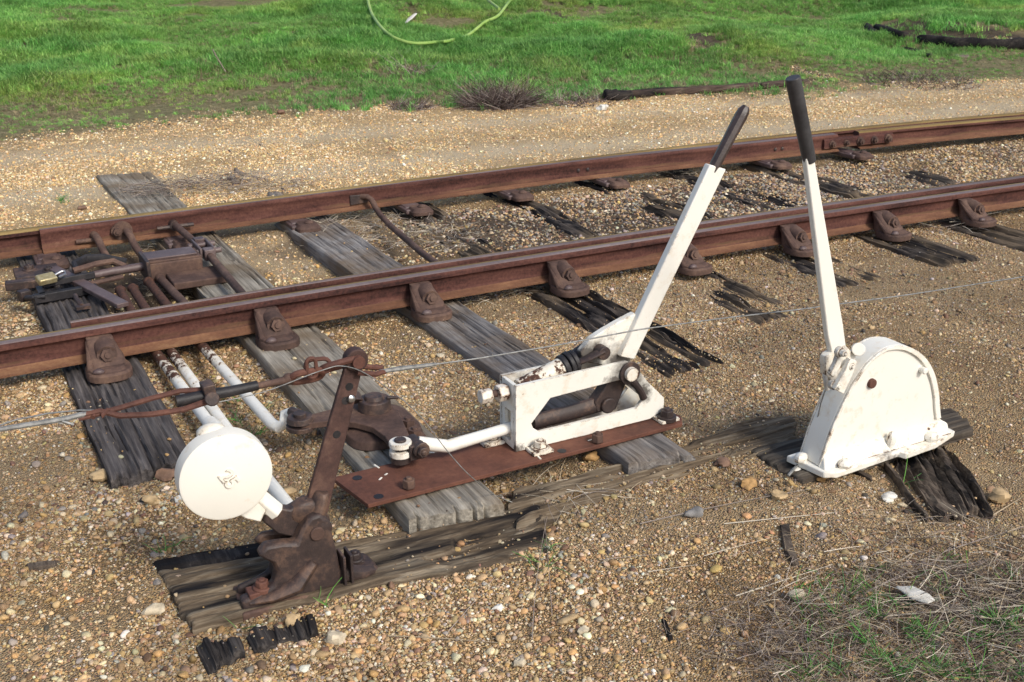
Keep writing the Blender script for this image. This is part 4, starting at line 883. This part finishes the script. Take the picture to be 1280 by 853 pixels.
for i, (x, y, r, c, lab) in enumerate(ST):
    if not r: continue
    p = atg(x, y); dist = np.linalg.norm(p-EYE); rr = r/F*dist*.72
    mb = MB(); mb.blob((p[0], p[1], p[2]+rr*.45), (rr*(1+.35*random.random()), rr*(.7+.3*random.random()), rr*(.5+.25*random.random())), i+5, 8, 12, .34)
    single(mb, 'stone', smt[c], lab, 'stone', 'loose stones')
def flake(name, mat, label, cat, px, th, grp=None, dz=.0):
    if label.startswith('white bleached'): dz = .03
    P_ = [atg(x, y, dz) for x, y in px]; zz = max(p[2] for p in P_)
    c = sum(P_)/len(P_); vs = []
    for k_, (s, z_) in enumerate(((1, 0), (1, .5), (.86, 1))): vs.append([(c[0]+(p[0]-c[0])*s, c[1]+(p[1]-c[1])*s, p[2]-.004+th*z_+.004*math.sin(i_*2.1)) for i_, p in enumerate(P_)])
    mb = MB(); mb.loft(vs); return single(mb, name, mat, label, cat, grp, bevel=.001)
flake('wood_chip', M['chip'], 'white bleached wood chip lying in the grassy corner', 'wood chip', [(1120, 733), (1140, 734), (1163, 742), (1169, 750), (1160, 755), (1140, 747)], .007, 'wood chips')
flake('wood_chip', M['stickm'], 'thin grey wood sliver just below the white chip', 'wood chip', [(1155, 759), (1175, 757), (1205, 757), (1205, 761), (1178, 764), (1157, 763)], .010, 'wood chips')
flake('wood_chip', M['w_inner'], 'dark wood sliver standing alone in the gravel, right of middle', 'wood chip', [(974, 658), (986, 657), (990, 680), (999, 708), (990, 708), (979, 688)], .016, 'wood chips')
flake('wood_chip', M['w_inner'], 'reddish bark flake on bare gravel at lower left', 'wood chip', [(32, 708), (58, 706), (76, 702), (70, 709), (48, 714), (34, 713)], .014, 'wood chips')
flake('wood_chip', M['w_dark'], 'dark wedge of wood leaning against the front of the casing', 'wood chip', [(1068, 562), (1076, 556), (1085, 566), (1092, 578), (1080, 583), (1069, 576)], .035, 'wood chips', .0)
flake('wood_chip', M['w_inner'], 'long thin dark splinter in front of the cased lever', 'wood chip', [(1050, 583), (1056, 581), (1092, 598), (1090, 603)], .014, 'wood chips')
flake('wood_chip', M['w_black'], 'black splinter low in the bottom right gravel', 'wood chip', [(826, 775), (832, 778), (842, 800), (836, 802)], .012, 'wood chips')
flake('paint_flake', M['chip'], 'square white paint flake on the gravel left of the disc', 'paint flake', [(217, 622), (226, 619), (229, 630), (220, 633)], .006)

# ------------------------------------------------------------------ far side: logs, dead bush, hoop
def log(label, pts, r, mat, seed, cat='log', name='log', flat=.8):
    P_ = smoothpath([atg(x, y) for x, y in pts], 8); m = len(P_); n = 12; rr = np.random.default_rng(seed); rings = []
    for i, p in enumerate(P_):
        t_ = P_[min(i+1, m-1)]-P_[max(i-1, 0)]; t_ /= np.linalg.norm(t_); s = np.cross(t_, zu); s /= np.linalg.norm(s); k_ = i/(m-1)
        R = r*(1-.25*k_)*(1 if 0 < i < m-1 else .8)
        rings.append([p+(0, 0, R*.35)+R*(1+.35*(float(fbm(np.array([i*.35]), np.array([j*1.1]), seed, 3)[0])-.5)*2)*(math.cos(2*PI*j/n)*s+flat*math.sin(2*PI*j/n)*zu) for j in range(n)])
    mb = MB(); mb.loft(rings); return single(mb, name, mat, label, cat, 'old timber in the grass', ang=70)
log('burnt black log lying in the grass at the top right', [(1290, 62), (1230, 60), (1190, 58), (1148, 55)], .115, M['log'], 3)
log('short burnt log end tilted left of the big black log', [(1134, 52), (1118, 45), (1095, 36)], .085, M['log'], 4)
log('thin burnt black spike at the left tip of the burnt logs', [(1094, 44), (1086, 36), (1077, 27)], .05, M['log'], 5)
log('small black branch in the grass below the burnt logs', [(1130, 63), (1150, 68), (1162, 72)], .05, M['log'], 6)
log('low brown rotten log along the edge of the gravel path', [(758, 124), (800, 121), (860, 117), (920, 113), (945, 110)], .075, M['logb'], 7, flat=.7)
log('rotten log end lying right of the low brown log', [(950, 111), (985, 107), (1010, 105)], .06, M['logb'], 9, flat=.7)
log('short stump piece at the left end of the low brown log', [(755, 124), (775, 124), (790, 124)], .085, M['log'], 8, flat=.8)
flake('wood_chip', M['stickm'], 'flat grey wood offcut in the grass below the burnt logs', 'wood chip', [(1192, 70), (1210, 68), (1212, 72), (1196, 73)], .03, 'wood chips')
k = NT('hose_pale_green'); hm = k.out(k.ramp(k.noise(3, 3), [(.35, (.20, .34, .07)), (.6, (.36, .50, .14)), (.75, (.32, .30, .10))]), .5)
hp = [(458, -45), (459, -10), (463, 12), (473, 30), (487, 44), (505, 52), (522, 54.5), (545, 53), (562, 51), (585, 44), (606, 33), (622, 19), (635, 4), (648, -12), (660, -40)]
mb = MB(); mb.tube(smoothpath([atg(x, y, .10) for x, y in hp], 5), [.020]*((len(hp)-1)*5+1), 8); mb.tube([atg(600, -10, .16), atg(612, 2, .15), atg(624, 11, .13)], .02, 6)
single(mb, 'hose', hm, 'pale green hose looped on the grass at the top edge', 'hose')
mb = MB(); mb.tube([atg(507, 29, .06), atg(513, 23, .10), atg(520, 17, .14)], [.012, .035, .02], 6, flat=.3); single(mb, 'pale_leaf', M['chip'], 'pale dry leaf standing in the grass inside the hose loop', 'leaf')
mb = MB(); mb.tube(smoothpath([atg(266, 62, .25), atg(270, 70, .2), atg(276, 80, .12), atg(282, 90, .05)]), .007, 5); single(mb, 'dry_stalk', M['stickm'], 'single pale dry stalk in the grass at upper left', 'stalk')

# ------------------------------------------------------------------ straws: direct mesh of thin bent blades
class Straws:
    def __init__(self): self.v = []; self.f = []; self.c = []
    def add(self, p, d, L, w, col, bend=.3, zlift=.0, n=4):
        d = np.array(d, float); d /= np.linalg.norm(d); s = np.cross(d, zu)
        if np.linalg.norm(s) < .1: s = np.array((1., 0, 0))
        s /= np.linalg.norm(s); b = np.cross(s, d); o = len(self.v); bx_ = random.uniform(-bend, bend); bz = random.uniform(-bend, bend*.3)
        for i in range(n):
            k_ = i/(n-1); q = p + d*L*k_ + s*bx_*L*k_*k_ + zu*bz*L*k_*k_; ww = w*(1-.6*k_)
            for th in (0, 2.1, 4.2): self.v.append(q + ww*(math.cos(th)*s+math.sin(th)*b))
            self.c += [col]*3
        for i in range(n-1):
            for j in range(3): self.f.append((o+i*3+j, o+i*3+(j+1) % 3, o+(i+1)*3+(j+1) % 3, o+(i+1)*3+j))
    def build(self, name, label, kind=None, cat=None, org=(0, 0, 0), group=None):
        me = bpy.data.meshes.new(name); me.from_pydata([tuple(np.array(v)-org) for v in self.v], [], self.f)
        a = me.color_attributes.new('tint', 'FLOAT_COLOR', 'POINT'); a.data.foreach_set('color', np.array([(*c, 1) for c in self.c], np.float32).reshape(-1))
        me.materials.append(M['straw']); o = bpy.data.objects.new(name, me); COL.objects.link(o); o.location = org
        return tag(o, label, cat, group, kind)
def sc(kind):
    f = random.uniform(.7, 1.25)
    c = {'dry': (.36, .285, .19), 'grey': (.29, .24, .205), 'pale': (.58, .51, .40), 'dark': (.085, .058, .05), 'green': (.055, .15, .03)}[kind]
    return tuple(x*f for x in c)
st = Straws()
def patch(px, py, rx, ry, n, kinds, L=(.04, .12), w=.0011, zl=.03, z0=None):
    c = atg(px, py)
    for _ in range(n):
        a = random.uniform(0, 2*PI); q = math.sqrt(random.random()); x = c[0]+rx*q*math.cos(a); y = c[1]+ry*q*math.sin(a)
        z = max(float(gz(x, y)), z0 if z0 is not None else -9)+random.random()*zl
        th = random.uniform(0, 2*PI); st.add(np.array((x, y, z)), (math.cos(th), math.sin(th), random.uniform(-.1, .45)), random.uniform(*L), w*random.uniform(.7, 1.4), sc(random.choice(kinds)))
patch(245, 238, .5, .22, 420, ['grey', 'grey', 'dry', 'dark'], (.06, .18), .0018, .04, 0)
patch(330, 238, .35, .12, 140, ['grey', 'dry'], (.06, .16), .0018, .03)
patch(470, 290, .30, .35, 260, ['grey', 'pale', 'dry'], (.05, .14), .0014, .04)
patch(430, 300, .2, .25, 90, ['grey', 'pale'], (.05, .14), .0014, .04)
patch(545, 300, .25, .25, 130, ['grey', 'pale'], (.05, .12), .0014, .04)
patch(620, 232, .3, .2, 130, ['grey', 'pale'], (.05, .14), .0016, .04)
patch(740, 222, .35, .18, 150, ['grey', 'pale'], (.05, .14), .0016, .04)
patch(850, 215, .35, .18, 150, ['grey', 'pale'], (.05, .14), .0016, .04)
patch(210, 310, .16, .25, 120, ['grey', 'pale', 'dry'], (.05, .13), .0013, .05)
patch(215, 360, .14, .18, 150, ['grey', 'pale', 'dry'], (.05, .13), .0013, .05)
patch(600, 375, .25, .10, 70, ['grey', 'pale'], (.05, .13), .0013, .03)
patch(1190, 285, .25, .15, 120, ['grey', 'pale', 'dark'], (.06, .16), .0015, .04)
patch(1270, 195, .3, .2, 80, ['grey', 'dark'], (.05, .13), .0015, .04)
patch(690, 620, .10, .10, 60, ['grey', 'dry', 'pale'], (.08, .22), .0011, .02)
patch(400, 530, .06, .06, 30, ['grey', 'pale'], (.04, .09), .0011, .02)
patch(1160, 800, .50, .30, 3600, ['grey', 'grey', 'dry', 'dark'], (.012, .055), .0008, .02)
patch(960, 790, .20, .12, 260, ['dark', 'grey'], (.02, .08), .001, .02)
patch(1140, 790, .45, .28, 1100, ['grey', 'dry', 'dry', 'dark', 'pale'], (.03, .12), .0009, .03)
patch(1250, 740, .30, .35, 600, ['grey', 'dry', 'pale', 'dark'], (.03, .14), .0010, .03)
patch(960, 800, .28, .22, 420, ['grey', 'dry', 'dark'], (.03, .10), .0009, .02)
patch(1100, 700, .45, .22, 260, ['grey', 'dry', 'dark'], (.03, .12), .0009, .02)
patch(900, 640, .5, .3, 90, ['grey', 'dry', 'dark'], (.03, .10), .0009, .01)
# individual long stalks lying on the gravel
for x0_, y0_, x1_, y1_, kd, w_ in ((800, 655, 1010, 603, 'grey', .002), (905, 655, 1250, 618, 'pale', .0018), (920, 745, 1040, 706, 'pale', .002), (1085, 708, 1170, 745, 'dark', .002), (1080, 742, 1180, 690, 'grey', .003), (1110, 770, 1275, 756, 'pale', .003), (1200, 770, 1280, 740, 'pale', .003),
                               (960, 745, 1010, 716, 'pale', .0022), (955, 830, 985, 832, 'grey', .002), (665, 800, 672, 625, 'grey', .0016), (690, 770, 682, 640, 'grey', .0016), (485, 795, 670, 801, 'dry', .0018), (640, 675, 690, 610, 'grey', .0016), (560, 790, 640, 700, 'grey', .0012),
                               (1180, 690, 1280, 655, 'grey', .002), (1030, 690, 1080, 680, 'pale', .0016), (810, 715, 870, 705, 'pale', .0013), (880, 695, 975, 668, 'pale', .0012), (1240, 645, 1280, 620, 'dry', .002), (750, 700, 830, 690, 'grey', .0012), (1020, 775, 1110, 700, 'dry', .0014), (985, 583, 1015, 545, 'pale', .0015)):
    a_ = atg(x0_, y0_, .008); b_ = atg(x1_, y1_, .012); st.add(a_, b_-a_, np.linalg.norm(b_-a_), w_, sc(kd), .06, n=6)
st.build('dry_straw', 'dry grass stalks and litter strewn over the gravel', 'stuff')
# green grass tufts in the litter and between the rods (one object: nobody could count the blades)
st = Straws()
def tuft(px, py, n, L=.07, r=.03, tilt=.6):
    c = atg(px, py); c = c
    for _ in range(n):
        a = random.uniform(0, 2*PI); th = random.uniform(0, 2*PI); q = random.random()*r
        st.add(c+(q*math.cos(a), q*math.sin(a), 0), (tilt*math.cos(th), tilt*math.sin(th), random.uniform(.3, 1)), L*random.uniform(.5, 1.3), .0016, tuple(x*random.uniform(.8, 1.5) for x in (.085, .20, .05)), .5)
for px_, py_, n in ((1090, 770, 22), (1075, 800, 20), (1140, 790, 26), (1160, 800, 20), (1245, 780, 34), (1270, 790, 26), (1230, 800, 18), (1100, 830, 22), (1120, 845, 30), (1170, 840, 30), (1040, 770, 8), (1060, 750, 8), (1120, 760, 14), (1190, 705, 6), (1180, 740, 10), (1010, 770, 6), (1090, 740, 10), (1215, 845, 16), (1050, 840, 16), (1270, 840, 16), (1000, 845, 10),
                  (205, 690, 5), (323, 515, 14), (300, 530, 14), (320, 545, 12), (240, 470, 5), (215, 690, 6), (405, 757, 5), (305, 782, 4), (678, 712, 7), (680, 700, 5), (295, 505, 8), (1060, 575, 6), (1130, 605, 4), (75, 252, 14), (80, 254, 10), (690, 690, 5)):
    tuft(px_, py_, n)
for _ in range(80): tuft(random.uniform(1000, 1290), random.uniform(715, 860), random.randint(2, 5), .05)
st.build('green_sprouts', 'sparse green grass sprouts among the litter', 'stuff')
def bush(label, px, py, n, h, r, kinds, name='dry_bush'):
    global st
    st = Straws(); c = atg(px, py)
    for _ in range(n):
        th = random.uniform(0, 2*PI); q = random.random()**.6*r; p = c+(q*math.cos(th), q*math.sin(th), 0); p[2] = float(gz(p[0], p[1]))
        st.add(p, (math.cos(th)*.8*q/r+random.uniform(-.9, .9), math.sin(th)*.8*q/r+random.uniform(-.9, .9), random.uniform(.1, 1)), h*random.uniform(.4, 1.15), .0032, sc(random.choice(kinds)), 1.1)
    st.build(name, label, None, 'bush', tuple(c), 'dead bushes at the grass edge')
bush('rounded brown dead bush at the edge of the far grass', 622, 131, 2200, .24, .29, ['dark', 'dark', 'dark', 'grey'])
bush('small flat dead bush left of the rounded one', 512, 134, 420, .10, .20, ['dark', 'grey'])
bush('wispy grey dead twigs standing in the green grass', 515, 92, 90, .28, .22, ['grey', 'dark'])
bush('low dead brush at the left end of the brown log', 715, 127, 520, .13, .40, ['dark', 'grey'])
bush('brown dead brush at the grass edge on the right', 1150, 102, 600, .12, .6, ['dark', 'dark', 'grey'])

# ------------------------------------------------------------------ scattered stuff with geometry nodes
def scatter(name, label, P, R, Sc, T, I, variants, mat):
    me = bpy.data.meshes.new(name); n = len(P); me.vertices.add(n); me.vertices.foreach_set('co', P.astype(np.float32).reshape(-1))
    for an, ty, key, arr in (('rot', 'FLOAT_VECTOR', 'vector', R), ('scl', 'FLOAT_VECTOR', 'vector', Sc), ('tint', 'FLOAT_COLOR', 'color', np.concatenate([T, np.ones((n, 1))], 1)), ('idx', 'INT', 'value', I)):
        a = me.attributes.new(an, ty, 'POINT'); a.data.foreach_set(key, (arr.astype(np.int32) if ty == 'INT' else arr.astype(np.float32)).reshape(-1))
    me.update(); o = bpy.data.objects.new(name, me); COL.objects.link(o); tag(o, label, None, None, 'stuff')
    g = bpy.data.node_groups.new(name+'_nodes', 'GeometryNodeTree'); g.interface.new_socket('Geometry', in_out='INPUT', socket_type='NodeSocketGeometry'); g.interface.new_socket('Geometry', in_out='OUTPUT', socket_type='NodeSocketGeometry')
    gi = g.nodes.new('NodeGroupInput'); gout = g.nodes.new('NodeGroupOutput'); ip = g.nodes.new('GeometryNodeInstanceOnPoints'); jn = g.nodes.new('GeometryNodeJoinGeometry')
    for vo in variants:
        oi = g.nodes.new('GeometryNodeObjectInfo'); oi.inputs['Object'].default_value = vo; oi.inputs['As Instance'].default_value = True; g.links.new(oi.outputs['Geometry'], jn.inputs[0])
    def na(nm, ty):
        x = g.nodes.new('GeometryNodeInputNamedAttribute'); x.data_type = ty; x.inputs['Name'].default_value = nm; return x.outputs['Attribute']
    er = g.nodes.new('FunctionNodeEulerToRotation'); g.links.new(na('rot', 'FLOAT_VECTOR'), er.inputs[0])
    g.links.new(gi.outputs[0], ip.inputs['Points']); g.links.new(jn.outputs[0], ip.inputs['Instance']); ip.inputs['Pick Instance'].default_value = True
    g.links.new(na('idx', 'INT'), ip.inputs['Instance Index']); g.links.new(er.outputs[0], ip.inputs['Rotation']); g.links.new(na('scl', 'FLOAT_VECTOR'), ip.inputs['Scale'])
    g.links.new(ip.outputs[0], gout.inputs[0])
    md = o.modifiers.new('scatter', 'NODES'); md.node_group = g; return o
def loose(name, me, mat):
    me.materials.append(mat); return bpy.data.objects.new(name, me)      # source shape, not in the scene
pebs = []
for s in range(7):
    bm = bmesh.new(); bmesh.ops.create_icosphere(bm, subdivisions=2, radius=1); rr = np.random.default_rng(100+s); kv = rr.normal(size=(6, 3)); ph = rr.random(6)*6
    pln = rr.normal(size=(5, 3)); pln /= np.linalg.norm(pln, axis=1)[:, None]
    for v in bm.verts:
        d = np.array(v.co); q = d*(1+.16*sum(math.sin(1.7*kv[j]@d+ph[j]) for j in range(6))/1.8)
        for j in range(5):
            e = q@pln[j]-.74
            if e > 0: q = q-pln[j]*e*.8
        v.co = q
    me = bpy.data.meshes.new('pebble'); bm.to_mesh(me); bm.free(); me.polygons.foreach_set('use_smooth', [True]*len(me.polygons)); pebs.append(loose('pebble', me, M['pebble']))

def inpoly(x, y, c):
    r = np.ones(len(x), bool); s = 0
    for i in range(4):
        a = c[i]; b = c[(i+1) % 4]; cr = (b[0]-a[0])*(y-a[1])-(b[1]-a[1])*(x-a[0]); 
        if s == 0: s = np.sign((c[1][0]-c[0][0])*(c[2][1]-c[0][1])-(c[1][1]-c[0][1])*(c[2][0]-c[0][0]))
        r &= cr*s > 0
    return r
N = 2400000; N2 = 1000000
x = np.concatenate([rng.uniform(-1.5, 12.5, N), rng.uniform(-.8, 6.5, N2)]); y = np.concatenate([rng.uniform(1.0, 10.2, N), rng.uniform(1.0, 4.6, N2)]); N = N+N2
P3 = np.stack([x, y, np.zeros(N)], 1)-EYE; zc = P3@fw; u_ = 640+F*(P3@rt)/zc; v_ = 426.5-F*(P3@up)/zc
ok = (zc > .5) & (u_ > -240) & (u_ < 1520) & (v_ > -50) & (v_ < 960); x = x[ok]; y = y[ok]
g_, dk_, sa_ = zone(x, y)
cl = fbm(x*1.3, y*1.3, 71, 4); cl2 = fbm(x*5, y*5, 75, 3)
leftz = (1-smooth(1.1, 2.3, x))*(1-smooth(4.2, 4.5, y)); trackz = smooth(4.4, 4.5, y)*(1-smooth(5.9, 6.05, y)); farz = smooth(6.05, 6.3, y)
dens = .30+.70*smooth(.42, .62, cl)+.05*leftz+.40*smooth(.5, .65, cl2)
dens = dens*(1-.7*((x > .4) & (x < 1.05) & (y > 4.42) & (y < 5.95)))*(1-.62*sa_)*(1-g_)*(1-.45*dk_*(1-trackz))*np.where(farz > .5, .85, 1)*(1+.25*smooth(1.6, 2.6, x)*(1-smooth(4.2, 4.5, y)))
keep = rng.random(len(x)) < dens*.52
x = x[keep]; y = y[keep]; g_, dk_, sa_ = g_[keep], dk_[keep], sa_[keep]; leftz = leftz[keep]; trackz = trackz[keep]; farz = farz[keep]; cl2 = cl2[keep]
z = gz(x, y); n = len(x)
r = .0020*np.exp(rng.normal(0, .50, n))*(1+.25*leftz+.55*farz+1.0*trackz*smooth(1.5, 2.6, x)+.5*trackz)
r = np.where(rng.random(n) < .014+.016*leftz, r*rng.uniform(1.9, 3.2, n), r); r = np.clip(r, .0015, .0135)
drop = np.zeros(n, bool)
for c, Zt, cov, du, dv, L, W in TIMBERS:
    m = inpoly(x, y, c); ii = np.nonzero(m)[0]
    if not len(ii): continue
    qx, qy = x[ii]-c[0][0], y[ii]-c[0][1]; nn = np.array((-du[1], du[0])); nn = nn*np.sign(nn@dv)
    iu = np.clip(((qx*du[0]+qy*du[1])/L*(Zt.shape[0]-1)).round().astype(int), 0, Zt.shape[0]-1); iv = np.clip(((qx*nn[0]+qy*nn[1])/W*(Zt.shape[1]-1)).round().astype(int), 0, Zt.shape[1]-1)
    zt = Zt[iu, iv]; above = zt > z[ii]+.001
    rnd = rng.random(len(ii)); clump = .2+2.2*smooth(.5, .7, fbm(x[ii]*5, y[ii]*5, 121, 3))
    drop[ii] |= above & (rnd > cov*clump)
    z[ii] = np.where(above, zt, z[ii])
k_ = ~drop; x, y, z, r, leftz, trackz, farz, dk_, g_ = (a[k_] for a in (x, y, z, r, leftz, trackz, farz, dk_, g_)); n = len(x)
PAL = np.array([(.50, .37, .21), (.50, .33, .15), (.60, .51, .36), (.38, .26, .15), (.21, .13, .085), (.31, .285, .25), (.075, .06, .052), (.74, .70, .61)])
base_w = np.array([.28, .18, .20, .14, .08, .07, .02, .03]); dark_w = np.array([.14, .05, .10, .14, .17, .27, .11, .02]); gold_w = np.array([.36, .17, .30, .10, .02, .03, .005, .04]); fine_w = np.array([.26, .10, .18, .20, .12, .09, .03, .02])
tz = np.clip(trackz*smooth(1.6, 2.7, x)*(1-.7*smooth(5.2, 6.3, x)), 0, 1)[:, None]; gw = np.clip(farz+trackz*(1-smooth(1.5, 2.3, x)), 0, 1)[:, None]*(1-tz); fz = (smooth(1.6, 2.6, x)*(1-smooth(4.2, 4.5, y)))[:, None]*(1-gw)*(1-tz)
W = dark_w*tz+gold_w*gw+fine_w*fz+base_w*np.clip(1-tz-gw-fz, 0, 1)
ci = (np.cumsum(W/W.sum(1, keepdims=True), 1) < rng.random(n)[:, None]).sum(1).clip(0, 7)
T = PAL[ci]*np.exp(rng.normal(0, .16, n))[:, None]*(1+rng.normal(0, .05, (n, 3)))*np.array((1.02, .965, .90))*(1-.10*fz)
Sc = np.stack([r*rng.uniform(.85, 1.35, n), r*rng.uniform(.75, 1.15, n), r*rng.uniform(.5, .85, n)], 1)
R = np.stack([rng.normal(0, .3, n), rng.normal(0, .3, n), rng.uniform(0, 6.28, n)], 1)
bl = smooth(.52, .7, fbm(x*1.9, y*1.9, 83, 5)); cn = clean(x, y); T = T*(1-.34*bl*(1-cn))[:, None]*(1+.32*cn)[:, None]*np.where(cn[:, None] > .5, np.array((1.0, .99, .93)), 1.0)
scatter('gravel', 'loose tan and ochre gravel covering the ground', np.stack([x, y, z+Sc[:, 2]*rng.uniform(.05, .6, n)], 1), R, Sc, np.clip(T, .01, .9), rng.integers(0, 7, n), pebs, M['pebble'])
print('pebbles', n)

# grass on the bank
def tuft_mesh(seed, nb, h, spread):
    rr = random.Random(seed); vs = []; fs = []
    for _ in range(nb):
        a = rr.uniform(0, 2*PI); q = rr.random()*spread; bx_, by_ = q*math.cos(a), q*math.sin(a); th = rr.uniform(0, 2*PI); L = h*rr.uniform(.5, 1.15); ben = rr.uniform(.1, .9)*L; wd = rr.uniform(.0016, .0034)
        o = len(vs); sx_, sy_ = -math.sin(th), math.cos(th)
        for k2, hw in ((0, 1), (.55, .85)):
            ox, oy = bx_+ben*k2*k2*math.cos(th), by_+ben*k2*k2*math.sin(th); zz = L*k2
            vs += [(ox-sx_*wd*hw, oy-sy_*wd*hw, zz), (ox+sx_*wd*hw, oy+sy_*wd*hw, zz)]
        vs.append((bx_+ben*math.cos(th), by_+ben*math.sin(th), L*.9)); fs += [(o, o+1, o+3, o+2), (o+2, o+3, o+4)]
    me = bpy.data.meshes.new('grass_tuft'); me.from_pydata(vs, [], fs); return me
tufts = [loose('grass_tuft', tuft_mesh(s, 22, .085, .05), M['blade']) for s in range(6)]
N = 900000
x = rng.uniform(-4, 30, N); y = rng.uniform(7.2, 32, N); z = gz(x, y)
P3 = np.stack([x, y, z], 1)-EYE; zc = P3@fw; u_ = 640+F*(P3@rt)/zc; v_ = 426.5-F*(P3@up)/zc
ok = (zc > 5) & (u_ > -260) & (u_ < 1540) & (v_ > -60) & (v_ < 300); x, y, z, zc = x[ok], y[ok], z[ok], zc[ok]
d = edge_d(x, y); g_, dk_, sa_ = zone(x, y)
lush = fbm(x*.55, y*.55, 91, 4); thin = fbm(x*2.2, y*2.2, 95, 3)
pr_ = smooth(-.4, .7, d)*(.55+.45*smooth(.5, 2.2, d))*np.clip(1.25-zc/34, .3, 1)*(.25+.75*smooth(.28, .42, fbm(x*1.1, y*1.6, 97, 4)))*(1-.93*np.clip(dk_*(d > .9), 0, 1))*(.55+.45*smooth(.35, .5, thin))
keep = rng.random(len(x)) < pr_; x, y, z, d, lush, thin, zc = (a[keep] for a in (x, y, z, d, lush, thin, zc)); n = len(x)
dry = np.clip((1-smooth(.2, 3.4, d))*1.0 + .5*smooth(.5, .75, thin)+.4*smooth(.55, .35, lush)-.12, 0, 1)
G1 = np.array((.155, .37, .07)); G2 = np.array((.30, .47, .125)); DR = np.array((.42, .345, .21)); DG = np.array((.07, .30, .075))
a = rng.random(n)[:, None]; lz = smooth(.35, .68, lush)[:, None]
T = (G1*(1-a)+G2*a); T = T*(1-.35*lz)+(DG*lz*.35); isdry = (rng.random(n) < dry*.62)[:, None]
mot = fbm(x*1.5, y*2.1, 111, 4); mot2 = fbm(x*4.5, y*5.5, 113, 3)
T = T*(.98+.38*smooth(.3, .72, mot))[:, None]*(.85+.3*mot2)[:, None]; T[:, 0] *= 1+.35*smooth(.5, .75, fbm(x*.8, y*1.1, 117, 4))
T = np.where(isdry, DR*rng.uniform(.5, 1.3, n)[:, None], T)*np.exp(rng.normal(0, .18, n))[:, None]
hs = (.34+.62*lz[:, 0]+.25*smooth(.5, 3, d))*np.where(isdry[:, 0], .7, 1)*(.75+.25*smooth(.3, 1.8, d))*rng.uniform(.7, 1.25, n)
Sc = np.stack([hs*1.15+.25, hs*1.15+.25, hs], 1)
R = np.stack([rng.normal(0, .15, n), rng.normal(0, .15, n), rng.uniform(0, 6.28, n)], 1)
scatter('grass', 'short bright green grass covering the bank behind the track', np.stack([x, y, z-.004], 1), R, Sc, T, rng.integers(0, 6, n), tufts, M['blade'])
print('tufts', n)
